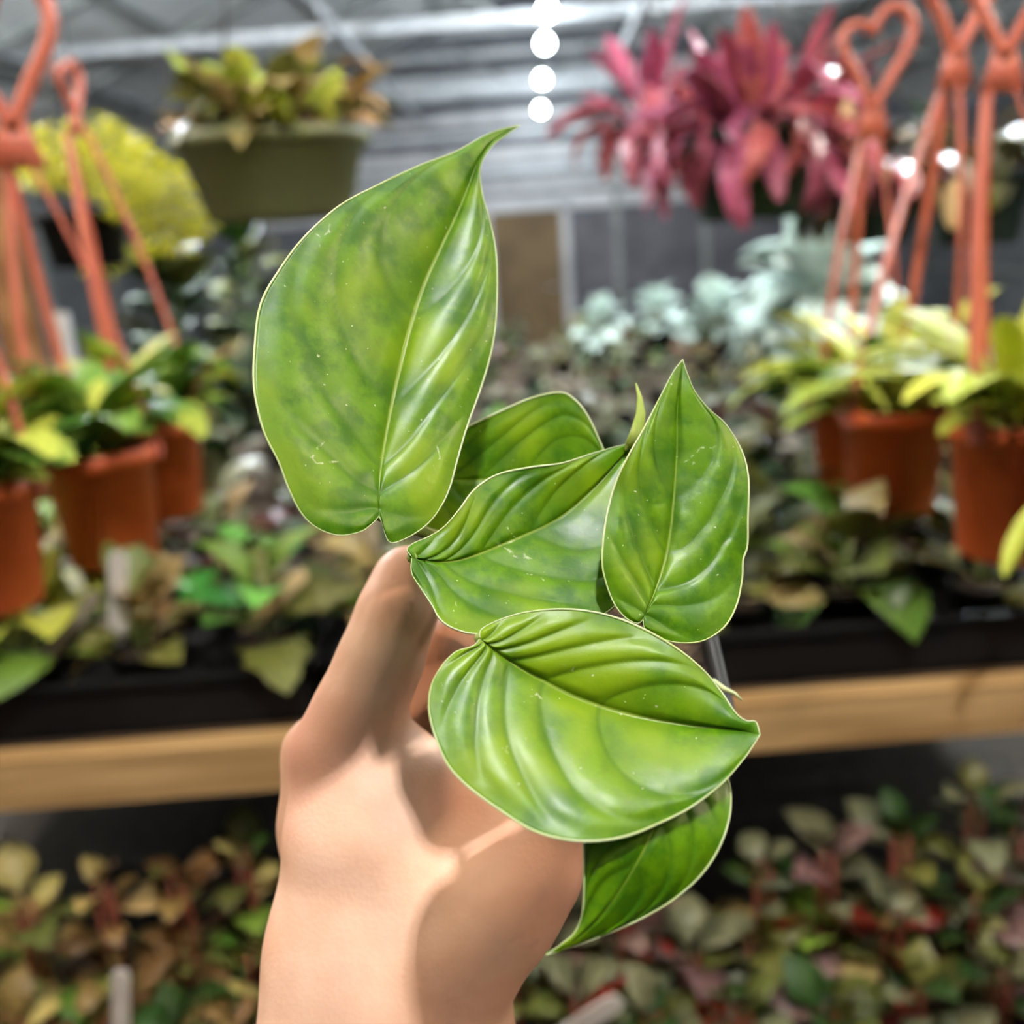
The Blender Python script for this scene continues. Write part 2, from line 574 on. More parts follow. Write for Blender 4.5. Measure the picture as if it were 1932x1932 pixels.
    L.new(b.outputs[0], ms.inputs[1])
    L.new(tr.outputs[0], ms.inputs[2])
    L.new(ms.outputs[0], nt.nodes['Material Output'].inputs[0])
    return m


M['leaf'] = leaf_material()
NT, NS = 230, 40


def fg_leaf(parent, mid, left, right, depth, veins, fold=0.0, cup=0.0, relief=0.0007, label=None, ripple=0.0, tipback=0.0, gexp=(1, 1)):
    """Leaf blade from its midrib and its two margins. depth(x, y) is the distance of the blade's mean plane."""
    t = np.linspace(0, 1, NT)
    Mm = resample(mid, NT)
    rows, S = [], np.linspace(-1, 1, 2 * NS + 1)
    sides = []
    for pts, ge in ((left, gexp[0]), (right, gexp[1])):
        B = resample(pts, 600)
        g = t ** ge
        sides.append(np.stack([np.interp(g, np.linspace(0, 1, 600), B[:, k]) for k in (0, 1)], 1))
    P = np.zeros((NT, len(S), 2))
    for j, s in enumerate(S):
        B = sides[0] if s < 0 else sides[1]
        P[:, j] = Mm + (B - Mm) * abs(s)
    A = np.abs(S)[None, :] * np.ones((NT, 1))
    T = t[:, None] * np.ones((1, len(S)))
    D = depth(P[..., 0], P[..., 1])
    # width in metres at each station, to scale the folding
    wid = np.linalg.norm(sides[1] - sides[0], axis=1)[:, None] / 500.0
    wid = np.clip(wid, 0, 1)
    D = D + fold * wid * (1 - A) - cup * wid * (A * (1 - A)) * 4 * 0.5 + tipback * smooth01((T - 0.82) / 0.18) ** 2
    D = D + ripple * np.sin(T * 17 + (S[None, :] > 0) * 1.3) * A ** 3 * smooth01(T / 0.2) * smooth01((1 - T) / 0.2)
    # veins in blade coordinates: start t0 on the midrib, reach t1 at the margin
    vein = np.zeros_like(D)
    between = np.zeros_like(D)
    for sgn in (-1, 1):
        sel = (S * sgn) >= 0
        a = A[:, sel]
        tv = np.stack([t0 + (t1 - t0) * a ** 1.35 for t0, t1 in veins])        # (nv, NT, ns)
        tt = T[:, sel]
        idx = np.zeros_like(tt)
        prev = np.full_like(tt, -0.03)
        for k in range(tv.shape[0]):
            idx = np.where(tt >= tv[k], k + 1, idx)
        lo = np.where(idx == 0, -0.05, np.take_along_axis(tv, np.clip(idx - 1, 0, None).astype(int)[None], 0)[0])
        hi = np.where(idx == len(veins), 1.15, np.take_along_axis(tv, np.clip(idx, None, len(veins) - 1).astype(int)[None], 0)[0])
        fr = np.clip((tt - lo) / np.maximum(hi - lo, 1e-4), 0, 1)
        bulge = 1 - np.abs(2 * fr ** 1.25 - 1) ** 2.4
        window = smooth01(a / 0.12) * smooth01((1 - a) / 0.22) * smooth01((1 - tt) / 0.12) * smooth01(tt / 0.04)
        between[:, sel] = np.maximum(between[:, sel], bulge * window)
        dist = np.min(np.abs(tt[None] - tv), 0)
        vv = np.clip(1 - dist / 0.015, 0, 1) * smooth01((0.95 - a) / 0.3)
        vein[:, sel] = np.maximum(vein[:, sel], vv)
    midr = np.clip(1 - A / (0.02 + 0.03 * (1 - T)), 0, 1) * smooth01((1 - T) / 0.15)
    D = D - relief * between + relief * 0.5 * midr
    rimw = 2.6 / np.clip(np.where(S[None, :] < 0, np.linalg.norm(sides[0] - Mm, axis=1)[:, None], np.linalg.norm(sides[1] - Mm, axis=1)[:, None]), 12, 1e9)
    # keep the outermost cells narrow so that the pale rim stays a thin line
    V = pix_to_world(P, D)
    # normals to give the blade thickness
    du = np.gradient(V, axis=0)
    dv = np.gradient(V, axis=1)
    nrm = np.cross(du, dv)
    ln = np.linalg.norm(nrm, axis=-1, keepdims=True)
    nrm = nrm / np.maximum(ln, 1e-12)
    toc = np.array(CAM) - V
    sg = np.sign(np.sum(nrm * toc, -1, keepdims=True))
    if np.sum(sg) < 0:
        nrm = -nrm
    th = 0.00022 * (1 + 1.6 * midr)[..., None]
    front, back = V, V - nrm * th * 2
    ny, nx = NT, len(S)
    vs = np.concatenate([front.reshape(-1, 3), back.reshape(-1, 3)])
    off = ny * nx
    fs = []
    for i in range(ny - 1):
        for j in range(nx - 1):
            a = i * nx + j
            fs.append((a, a + 1, a + nx + 1, a + nx))
            fs.append((off + a, off + a + nx, off + a + nx + 1, off + a + 1))
    for i in range(ny - 1):
        a = i * nx
        fs.append((a, a + nx, off + a + nx, off + a))
        a = i * nx + nx - 1
        fs.append((a + nx, a, off + a, off + a + nx))
    me = bpy.data.meshes.new('leaf')
    me.from_pydata(vs.tolist(), [], fs)
    me.materials.append(M['leaf'])
    me.polygons.foreach_set('use_smooth', [True] * len(me.polygons))
    for nm, arr in (('vein', vein), ('midrib', midr), ('between', between)):
        at_ = me.attributes.new(nm, 'FLOAT', 'POINT')
        at_.data.foreach_set('value', np.concatenate([arr.ravel(), arr.ravel()]).astype(np.float32))
    o = link('leaf', me, parent)
    if label:
        o['label'] = label
    # pale margin: a thin bead running round the edge of the blade
    mrg = MB()
    for j, side in ((0, -1), (nx - 1, 1)):
        step = [V[i, j] for i in range(0, ny, 1)]
        r = [0.00030 * (0.35 + 0.65 * math.sin(math.pi * min(max(i / (ny - 1), 0.06), 0.94))) for i in range(ny)]
        mrg.tube([Vector(p) for p in step], r, 5)
    mo = link('leaf_margin', mrg.mesh('leaf_margin', M['margin']), o)
    mo['label'] = 'thin cream leaf margin'
    return o, V


M['margin'] = noise_mat('cream_margin', (208, 226, 150), (232, 244, 204), 60, 0.4, transl=0.35)

plant_o = at(1130, 1235, 0.305)
plant = thing('potted_plant', 'glossy green heart-leaved plant in a black nursery pot, held up in the hand', 'potted plant', plant_o)


def keep_world(o):
    """parent o under the plant without moving it"""
    o.parent = plant
    o.matrix_parent_inverse = Matrix.Translation(plant_o).inverted()
    return o


def add_leaf(**k):
    o, V = fg_leaf(None, **k)
    keep_world(o)
    return o, V


VEINS = [(0.01, 0.16), (0.05, 0.40), (0.12, 0.62), (0.27, 0.80), (0.48, 0.93)]
# 1 the tallest leaf
L1, V1 = add_leaf(
    mid=[(715, 973), (717, 900), (727, 830), (745, 740), (773, 625), (800, 540), (832, 468), (868, 392), (901, 310), (930, 266), (981, 236)],
    left=[(715, 974), (702, 988), (680, 1003), (640, 1010), (600, 997), (570, 970), (546, 925), (526, 872), (500, 820), (484, 762), (478, 712), (481, 645),
          (487, 592), (499, 556), (520, 520), (558, 466), (602, 420), (652, 381), (720, 346), (790, 313), (850, 290), (880, 275), (908, 259), (942, 245), (981, 236)],
    right=[(715, 974), (722, 990), (727, 1008), (734, 1022), (748, 1023), (780, 1008), (811, 984), (835, 950), (850, 915), (862, 870), (880, 808), (905, 738),
           (925, 670), (935, 608), (938, 530), (935, 470), (925, 420), (911, 370), (905, 328), (912, 300), (930, 275), (955, 255), (981, 236)],
    depth=lambda x, y: 0.2215 + 0.032 * (975 - y) / 740 + 0.018 * (x - 715) / 250,
    veins=VEINS, fold=0.006, cup=0.006, relief=0.0005, ripple=0.0005, label='largest leaf, pointing up')
# 2 the leaf behind
L2, V2 = add_leaf(
    mid=[(800, 912), (850, 906), (910, 905), (980, 893), (1060, 880), (1130, 900), (1185, 950)],
    left=[(800, 912), (782, 895), (790, 862), (822, 836), (870, 812), (915, 790), (960, 769), (1010, 749), (1058, 741), (1085, 755), (1110, 787), (1134, 838), (1160, 895), (1185, 950)],
    right=[(800, 912), (780, 930), (776, 962), (790, 985), (822, 1001), (880, 1010), (960, 1010), (1060, 1000), (1140, 985), (1185, 950)],
    depth=lambda x, y: 0.2640 + 0.005 * (900 - y) / 150,
    veins=VEINS, fold=0.006, relief=0.0003, label='leaf half hidden behind the others')
# 3 the folded middle leaf
L3, V3 = add_leaf(
    mid=[(776, 1052), (830, 1060), (880, 1053), (960, 1022), (1050, 980), (1120, 922), (1175, 862), (1203, 835)],
    left=[(776, 1050), (768, 1036), (782, 1024), (810, 1012), (838, 994), (866, 962), (895, 924), (938, 896), (1000, 882), (1060, 874), (1120, 855), (1165, 842), (1203, 835)],
    right=[(776, 1054), (777, 1082), (794, 1110), (814, 1140), (832, 1170), (862, 1188), (905, 1196), (1000, 1188), (1090, 1172), (1150, 1152), (1190, 1100), (1215, 1020), (1218, 920), (1203, 835)],
    depth=lambda x, y: 0.2225 - 0.010 * (y - 1050) / 140 + 0.016 * (x - 780) / 420,
    veins=VEINS, fold=0.009, relief=0.0006, ripple=0.0008, label='folded leaf in the middle')
# 4 the upright leaf on the right
L4, V4 = add_leaf(
    mid=[(1213, 1168), (1233, 1122), (1253, 1062), (1265, 1000), (1272, 930), (1277, 850), (1278, 770), (1288, 678)],
    left=[(1213, 1169), (1202, 1176), (1181, 1166), (1160, 1141), (1144, 1102), (1136, 1060), (1140, 1002), (1150, 950), (1166, 900), (1190, 852), (1215, 808), (1245, 750), (1270, 702), (1288, 678)],
    right=[(1213, 1170), (1219, 1189), (1250, 1206), (1290, 1213), (1331, 1207), (1368, 1181), (1390, 1140), (1400, 1092), (1402, 1056), (1410, 1030), (1411, 980), (1412, 902), (1399, 850), (1371, 803), (1336, 770), (1311, 738), (1297, 705), (1288, 678)],
    depth=lambda x, y: 0.2250 + 0.020 * (1170 - y) / 490 + 0.004 * (x - 1270) / 140,
    veins=VEINS, fold=0.006, cup=0.003, relief=0.0006, ripple=0.0007, label='upright leaf on the right')
# 5 the broad leaf in front
L5, V5 = add_leaf(
    mid=[(905, 1204), (955, 1243), (1010, 1276), (1100, 1320), (1200, 1350), (1300, 1368), (1380, 1376), (1434, 1386)],
    left=[(905, 1203), (908, 1188), (932, 1174), (980, 1158), (1040, 1150), (1100, 1152), (1160, 1165), (1220, 1190), (1280, 1226), (1330, 1268), (1364, 1310), (1388, 1345), (1408, 1360), (1426, 1362), (1434, 1386)],
    right=[(905, 1205), (892, 1219), (860, 1230), (835, 1255), (815, 1290), (809, 1330), (815, 1370), (829, 1410), (850, 1450), (890, 1490), (940, 1526), (1000, 1564), (1060, 1583), (1120, 1587),
           (1180, 1578), (1240, 1555), (1300, 1525), (1360, 1480), (1400, 1436), (1420, 1408), (1434, 1386)],
    depth=lambda x, y: 0.2070 - 0.018 * (y - 1300) / 280 + 0.003 * (x - 1100) / 330,
    veins=[(0.01, 0.10), (0.03, 0.24), (0.06, 0.40), (0.13, 0.58), (0.26, 0.76), (0.46, 0.91)], fold=0.007, cup=0.004, relief=0.0006, ripple=0.0005, label='broad leaf in front')
# 6 the hanging leaf below
L6, V6 = add_leaf(
    mid=[(1270, 1430), (1255, 1500), (1230, 1570), (1195, 1640), (1145, 1715), (1085, 1772), (1030, 1802)],
    left=[(1270, 1430), (1215, 1410), (1150, 1440), (1115, 1500), (1103, 1570), (1102, 1640), (1100, 1715), (1086, 1757), (1060, 1781), (1030, 1802)],
    right=[(1270, 1430), (1315, 1412), (1352, 1430), (1376, 1478), (1377, 1535), (1360, 1592), (1328, 1644), (1280, 1690), (1220, 1728), (1150, 1760), (1080, 1786), (1030, 1802)],
    depth=lambda x, y: 0.1940 + 0.0125 * (1 - np.clip((y - 1430) / 240, 0, 1)) ** 2 + 0.002 * (x - 1200) / 150,
    veins=VEINS, fold=-0.004, relief=0.0006, label='leaf hanging below, pointing down')
# new leaf, still rolled into a spike
sp = MB()
pts = [at(1193, 842, 0.250), at(1203, 812, 0.2505), at(1209, 780, 0.251), at(1207, 750, 0.2515), at(1200, 723, 0.252)]
sp.tube(pts, [0.0020, 0.0018, 0.0013, 0.0007, 0.00015], 10)
sp.tube([at(1180, 850, 0.252), at(1190, 838, 0.252), at(1204, 815, 0.2515)], [0.0004, 0.0012, 0.0003], 8)
so = keep_world(link('new_leaf', sp.mesh('new_leaf', noise_mat('young_leaf', (160, 186, 70), (206, 214, 130), 90, 0.4, transl=0.3))))
so['label'] = 'pale new leaf still rolled up'
# curled tendril beside the front leaf
keep_world(link('aerial_root', MB().tube([at(1345, 1285, 0.262), at(1366, 1300, 0.258), at(1386, 1308, 0.256), at(1401, 1322, 0.255)], [0.0009, 0.0008, 0.0005, 0.0002], 7).mesh('aerial_root', noise_mat('pale_root', (150, 170, 110), (196, 206, 160), 80, 0.5))))

# pot, soil, stem, petioles
pot_axis = (at(1130, 1235, 0.305) - at(1150, 1560, 0.362)).normalized()      # up direction of the tilted pot
PM = pot_axis.to_track_quat('Z', 'Y').to_matrix()
# turn the square pot so that one side faces the camera
xax = ROT @ Vector((1, 0, 0))
xax = (xax - pot_axis * xax.dot(pot_axis)).normalized()
yax = pot_axis.cross(xax)
PM = Matrix((xax, yax, pot_axis)).transposed()
pot_m = MB()
prof = [(0.0285, -0.078), (0.0325, -0.030), (0.0352, -0.012), (0.0378, -0.012), (0.0385, 0.0), (0.0375, 0.001), (0.0355, 0.0), (0.0335, -0.012), (0.0275, -0.076)]
pot_m.lathe(prof, 64, sq=9)
pot_m.disc(0.0285, -0.078, 64, sq=9)
for sgn in (-1, 1):
    for k in np.linspace(-0.022, 0.022, 6):
        for ax in (0, 1):
            a0 = Vector((k * 0.85, sgn * 0.0287, -0.077)) if ax else Vector((sgn * 0.0287, k * 0.85, -0.077))
            a1 = Vector((k, sgn * 0.0349, -0.013)) if ax else Vector((sgn * 0.0349, k, -0.013))
            pot_m.tube([a0, a1], 0.0010, 6)
po = link('nursery_pot', pot_m.mesh('nursery_pot', M['potblack']), plant, (0, 0, 0), PM.to_euler())
po['label'] = 'ribbed square black plastic pot'
so_m = MB()
n = 18
for i in range(n + 1):
    for j in range(n + 1):
        x, y = (i / n - 0.5) * 0.068, (j / n - 0.5) * 0.068
        so_m.v.append((x, y, -0.009 + random.uniform(-0.0018, 0.0022)))
for i in range(n):
    for j in range(n):
        a = i * (n + 1) + j
        so_m.f.append((a, a + n + 1, a + n + 2, a + 1))
link('soil', so_m.mesh('soil', M['soil'], False), plant, (0, 0, 0), PM.to_euler())
crown = plant_o + pot_axis * 0.004
top = at(1010, 1080, 0.285)
keep_world(link('stem', MB().tube([plant_o - pot_axis * 0.02, crown, crown.lerp(top, 0.5) + Vector((0.002, 0, 0)), top, at(1000, 1000, 0.281)], [0.0034, 0.0032, 0.003, 0.0026, 0.0012], 9).mesh('stem', M['stem'])))
for (bx, by, bd), k0 in (((715, 973, 0.2225), 0.9), ((800, 912, 0.2665), 1.0), ((777, 1052, 0.2225), 0.7), ((1213, 1169, 0.226), 0.2), ((905, 1204, 0.2125), 0.35), ((1270, 1430, 0.2085), 0.1)):
    b0 = at(bx, by, bd)
    s0 = crown.lerp(top, k0)
    away = (b0 - CAM).normalized()
    m1 = b0 + away * 0.016 + (s0 - b0) * 0.12
    m2 = b0.lerp(s0, 0.55) + away * 0.012
    c = resample([tuple(b0 + away * 0.0004), tuple(m1), tuple(m2), tuple(s0)], 14)
    keep_world(link('petiole', MB().tube([Vector(p) for p in c], list(np.linspace(0.0013, 0.0019, 14)), 8).mesh('petiole', M['stem'])))


# ------------------------------------------------------------------ the hand
def build_hand():
    def W(px, py, d):
        return np.array(at(px, py, d))

    def rad(rpx, d):
        return rpx * d / F

    def to_cam(p):
        return p

    prims = []      # (a, b, ra, rb, k)

    def cap(a, b, k=0.006):
        prims.append((W(*a[:3]), W(*b[:3]), rad(a[3], a[2]), rad(b[3], b[2]), k))

    def chain(pts, k=0.006):
        for p, q in zip(pts, pts[1:]):
            cap(p, q, k)

    # forearm: two bones' width, running down and back towards the photographer
    chain([(662, 3000, .205, 260), (650, 2350, .248, 178), (652, 1990, .264, 152), (655, 1800, .267, 138), (660, 1600, .268, 118)], .012)
    chain([(850, 3000, .205, 260), (826, 2350, .250, 168), (806, 1990, .266, 150), (806, 1850, .268, 140)], .014)
    chain([(760, 2350, .262, 150), (735, 1900, .281, 130), (725, 1700, .284, 120)], .014)
    # back of the hand: index and middle metacarpals
    chain([(690, 1800, .266, 130), (672, 1560, .266, 108), (642, 1425, .268, 88)], .009)
    chain([(655, 1760, .282, 108), (612, 1560, .287, 82), (607, 1425, .291, 76)], .005)
    chain([(690, 1760, .296, 100), (640, 1560, .305, 80), (640, 1450, .308, 72)], .008)
    chain([(720, 1760, .305, 95), (690, 1600, .318, 72), (680, 1500, .322, 66)], .008)
    # palm bulk
    chain([(760, 1780, .285, 120), (745, 1600, .288, 105), (735, 1480, .29, 92)], .012)
    # index finger
    chain([(640, 1422, .268, 86), (680, 1335, .2685, 79), (718, 1245, .271, 74), (748, 1160, .275, 69), (772, 1100, .280, 66)], .006)
    chain([(772, 1100, .280, 64), (850, 1092, .300, 58), (915, 1110, .318, 53)], .004)
    chain([(915, 1110, .318, 52), (985, 1150, .328, 46)], .003)
    # middle finger
    chain([(612, 1425, .290, 74), (720, 1320, .297, 68), (812, 1246, .304, 62)], .003)
    chain([(812, 1246, .304, 62), (900, 1196, .318, 56), (960, 1215, .334, 52)], .003)
    chain([(960, 1215, .334, 51), (1030, 1260, .344, 46)], .003)
    # ring finger
    chain([(645, 1460, .308, 70), (740, 1390, .317, 64), (822, 1340, .325, 58)], .003)
    chain([(822, 1340, .325, 58), (905, 1310, .342, 53), (965, 1330, .356, 48), (1025, 1370, .362, 43)], .003)
    # little finger
    chain([(685, 1510, .322, 62), (760, 1470, .332, 56), (830, 1440, .342, 50)], .003)
    chain([(830, 1440, .342, 50), (900, 1425, .356, 45), (955, 1440, .366, 40)], .003)
    # thumb: metacarpal, proximal phalanx, tip on the near face of the pot
    chain([(800, 1860, .264, 130), (880, 1760, .259, 118), (960, 1690, .256, 98), (1016, 1640, .255, 74)], .010)
    chain([(1016, 1640, .255, 72), (1052, 1540, .258, 62), (1078, 1462, .262, 62)], .006)
    chain([(1078, 1462, .264, 60), (1098, 1400, .2665, 56), (1112, 1345, .2705, 46)], .004)
    # web between thumb and index finger
    chain([(775, 1455, .276, 66), (860, 1520, .272, 66), (985, 1585, .264, 62)], .012)
    chain([(742, 1455, .272, 62), (800, 1520, .273, 62), (890, 1620, .270, 72)], .010)
    chain([(715, 1500, .268, 86), (800, 1640, .267, 100), (850, 1740, .266, 110)], .012)

    pts = np.array([p for pr in prims for p in (pr[0], pr[1])])
    rmax = max(max(p[2], p[3]) for p in prims) + 0.004
    lo, hi = pts.min(0) - rmax, pts.max(0) + rmax
    h = 0.00125
    # coarse skip: evaluate each primitive only inside its own padded box
    nx, ny, nz = [int(math.ceil(v)) + 1 for v in (hi - lo) / h]
    G = np.full((nx, ny, nz), 0.03, np.float32)
    for a, b, ra, rb, k in prims:
        pad = max(ra, rb) + 0.022
        i0 = np.maximum(((np.minimum(a, b) - pad - lo) / h).astype(int), 0)
        i1 = np.minimum(((np.maximum(a, b) + pad - lo) / h).astype(int) + 2, (nx, ny, nz))
        ax = [np.arange(i0[d], i1[d], dtype=np.float32) * h + lo[d] for d in range(3)]
        X, Y, Z = np.meshgrid(*[v.astype(np.float32) for v in ax], indexing='ij')
        d = b - a
        t = ((X - a[0]) * d[0] + (Y - a[1]) * d[1] + (Z - a[2]) * d[2]) / max(d @ d, 1e-12)
        np.clip(t, 0, 1, out=t)
        q = np.sqrt((X - a[0] - t * d[0]) ** 2 + (Y - a[1] - t * d[1]) ** 2 + (Z - a[2] - t * d[2]) ** 2) - (ra + (rb - ra) * t)
        sl = tuple(slice(i0[n_], i1[n_]) for n_ in range(3))
        g = G[sl]
        hh = np.clip(0.5 + 0.5 * (g - q) / k, 0, 1)
        G[sl] = g + (q - g) * hh - k * hh * (1 - hh)
    # naive surface nets
    inside = G < 0
    c = np.zeros((nx - 1, ny - 1, nz - 1), np.int8)
    for dx in (0, 1):
        for dy in (0, 1):
            for dz in (0, 1):
                c += inside[dx:nx - 1 + dx, dy:ny - 1 + dy, dz:nz - 1 + dz]
    act = (c > 0) & (c < 8)
    ids = np.full(act.shape, -1, np.int64)
    I = np.argwhere(act)
    ids[act] = np.arange(len(I))
    acc = np.zeros((len(I), 3))
    cnt = np.zeros(len(I))
    corners = [(x, y, z) for x in (0, 1) for y in (0, 1) for z in (0, 1)]
    for u in range(8):
        for v in range(u + 1, 8):
            cu, cv = corners[u], corners[v]
            if sum(abs(cu[m] - cv[m]) for m in range(3)) != 1:
                continue
            gu = G[I[:, 0] + cu[0], I[:, 1] + cu[1], I[:, 2] + cu[2]]
            gv = G[I[:, 0] + cv[0], I[:, 1] + cv[1], I[:, 2] + cv[2]]
            cr = (gu < 0) != (gv < 0)
            tt = np.where(cr, gu / np.where(cr, gu - gv, 1), 0)
            p = np.array(cu) + tt[:, None] * (np.array(cv) - np.array(cu))
            acc += np.where(cr[:, None], p, 0)
            cnt += cr
    V = (acc / cnt[:, None] + I) * h + lo
    faces = []
    for axis in range(3):
        o1, o2 = [(1, 2), (2, 0), (0, 1)][axis]
        s0 = [slice(None)] * 3
        s1 = [slice(None)] * 3
        s0[axis], s1[axis] = slice(0, -1), slice(1, None)
        A, B = inside[tuple(s0)], inside[tuple(s1)]
        E = np.argwhere(A != B)
        ok = (E[:, o1] > 0) & (E[:, o2] > 0) & (E[:, o1] < G.shape[o1] - 1) & (E[:, o2] < G.shape[o2] - 1)
        E = E[ok]
        flip = A[E[:, 0], E[:, 1], E[:, 2]]
        q = []
        for d1, d2 in ((0, 0), (-1, 0), (-1, -1), (0, -1)):
            e = E.copy()
            e[:, o1] += d1
            e[:, o2] += d2
            q.append(ids[e[:, 0], e[:, 1], e[:, 2]])
        q = np.stack(q, 1)
        q = np.where(flip[:, None], q, q[:, ::-1])
        faces.append(q)
    Fq = np.concatenate(faces)
    Fq = Fq[(Fq >= 0).all(1)]
    # a few Laplacian passes take the voxel steps out
    e = np.concatenate([Fq[:, [0, 1]], Fq[:, [1, 2]], Fq[:, [2, 3]], Fq[:, [3, 0]]])
    for it in range(6):
        s = np.zeros_like(V)
        n_ = np.zeros(len(V))
        np.add.at(s, e[:, 0], V[e[:, 1]])
        np.add.at(s, e[:, 1], V[e[:, 0]])
        np.add.at(n_, e[:, 0], 1)
        np.add.at(n_, e[:, 1], 1)
        V = V + 0.5 * (s / np.maximum(n_, 1)[:, None] - V)
    me = bpy.data.meshes.new('hand')
    me.from_pydata(V.tolist(), [], Fq.tolist())
    me.polygons.foreach_set('use_smooth', [True] * len(me.polygons))
    # redness of the knuckles (a colour of the skin itself)
    red = np.zeros(len(V))
    for px, py, d, r in ((560, 1405, .262, 130), (1040, 1640, .25, 110), (770, 1070, .268, 100), (830, 1240, .295, 120), (860, 1510, .258, 70)):
        dd = np.linalg.norm(V - W(px, py, d), axis=1)
        red = np.maximum(red, np.clip(1 - dd / rad(r * 1.6, d), 0, 1))
    a_ = me.attributes.new('red', 'FLOAT', 'POINT')
    a_.data.foreach_set('value', red.astype(np.float32))
    return me


def skin_material():
    m, nt, b = new_mat('skin')
    L = nt.links
    N = nt.nodes.new
    tc = N('ShaderNodeTexCoord')
    n1 = N('ShaderNodeTexNoise')
    n1.inputs['Scale'].default_value = 60
    n1.inputs['Detail'].default_value = 5
    L.new(tc.outputs['Object'], n1.inputs['Vector'])
    cr = N('ShaderNodeValToRGB')
    cr.color_ramp.elements[0].position = 0.35
    cr.color_ramp.elements[1].position = 0.65
    cr.color_ramp.elements[0].color = lin((230, 185, 157))
    cr.color_ramp.elements[1].color = lin((240, 200, 175))
    L.new(n1.outputs['Fac'], cr.inputs[0])
    at_ = N('ShaderNodeAttribute')
    at_.attribute_name = 'red'
    mu = N('ShaderNodeMath')
    mu.operation = 'MULTIPLY'
    mu.inputs[1].default_value = 0.65
    L.new(at_.outputs['Fac'], mu.inputs[0])
    mx = N('ShaderNodeMix')
    mx.data_type = 'RGBA'
    L.new(mu.outputs[0], mx.inputs[0])
    L.new(cr.outputs[0], mx.inputs[6])
    mx.inputs[7].default_value = lin((226, 156, 134))
    L.new(mx.outputs[2], b.inputs['Base Color'])
    b.inputs['Roughness'].default_value = 0.48
    b.inputs['Specular IOR Level'].default_value = 0.35
    b.inputs['Subsurface Weight'].default_value = 0.0
    b.inputs['Subsurface Radius'].default_value = (1.0, 0.36, 0.2)
    b.inputs['Subsurface Scale'].default_value = 0.004
    n2 = N('ShaderNodeTexNoise')
    n2.inputs['Scale'].default_value = 900
    n2.inputs['Detail'].default_value = 3
    L.new(tc.outputs['Object'], n2.inputs['Vector'])
    v = N('ShaderNodeTexVoronoi')
    v.inputs['Scale'].default_value = 700
    L.new(tc.outputs['Object'], v.inputs['Vector'])
    ad = N('ShaderNodeMath')
    ad.operation = 'ADD'
    L.new(n2.outputs['Fac'], ad.inputs[0])
    L.new(v.outputs['Distance'], ad.inputs[1])
    bp = N('ShaderNodeBump')
    bp.inputs['Strength'].default_value = 0.07
    bp.inputs['Distance'].default_value = 0.0006
    L.new(ad.outputs[0], bp.inputs['Height'])
    L.new(bp.outputs[0], b.inputs['Normal'])
    return m


hand_me = build_hand()
hand_me.materials.append(skin_material())
tag(link('person', hand_me), 'bare left hand and wrist gripping the black pot of the green plant', 'person')


# ------------------------------------------------------------------ background leaves and plants
_cache = {}


def leaf_shape(s, shape):
    if shape == 'strap':
        return 0.75 * math.sin(math.pi * min(1, s * 0.92 + 0.06)) ** 0.55
    if shape == 'ovate':
        return math.sin(math.pi * s ** 0.72) ** 0.85 if 0 < s < 1 else 0.02
    if shape == 'lobed':
        return (math.sin(math.pi * s ** 0.7) ** 0.8 if 0 < s < 1 else 0.02) * (0.78 + 0.22 * math.cos(s * 21))
    return math.sin(math.pi * s)


def leaf_geo(shape, width, droop, petiole=0.25, n=6):
    """unit-length leaf along +X with its stalk; returns verts, faces"""
    vs, fs = [], []
    x = z = 0.0
    N = n + 3
    ang = 0.0
    for i in range(N + 1):
        s = i / N
        ang = -droop * max(0, s - 0.15)
        st = 1.0 / N
        if i:
            x += math.cos(ang) * st
            z += math.sin(ang) * st
        if s < petiole:
            w = 0.02
        else:
            q = (s - petiole) / (1 - petiole)
            w = max(0.012, width * leaf_shape(q, shape))
        up = (-math.sin(ang), math.cos(ang))
        cupz = 0.28 * w
        vs += [(x + up[0] * cupz, -w, z + up[1] * cupz), (x, 0, z), (x + up[0] * cupz, w, z + up[1] * cupz)]
        if i:
            a = 3 * (i - 1)
            fs += [(a, a + 1, a + 4, a + 3), (a + 1, a + 2, a + 5, a + 4)]
    # thickness: the same sheet a little lower
    k = len(vs)
    vs += [(v[0], v[1], v[2] - 0.012) for v in vs]
    fs += [tuple(reversed([i + k for i in f])) for f in list(fs)]
    for i in range(N):
        a, b = 3 * i, 3 * i + 3
        fs += [(a, b, b + k, a + k), (b + 2, a + 2, a + 2 + k, b + 2 + k)]
    return vs, fs


def bg_leaf(shape, width, droop, mk, petiole=0.25):
    key = (shape, width, droop, mk, petiole)
    if key not in _cache:
        vs, fs = leaf_geo(shape, width, droop, petiole)
        _cache[key] = MB().add(vs, fs).mesh('leaf', M[mk])
    return _cache[key]


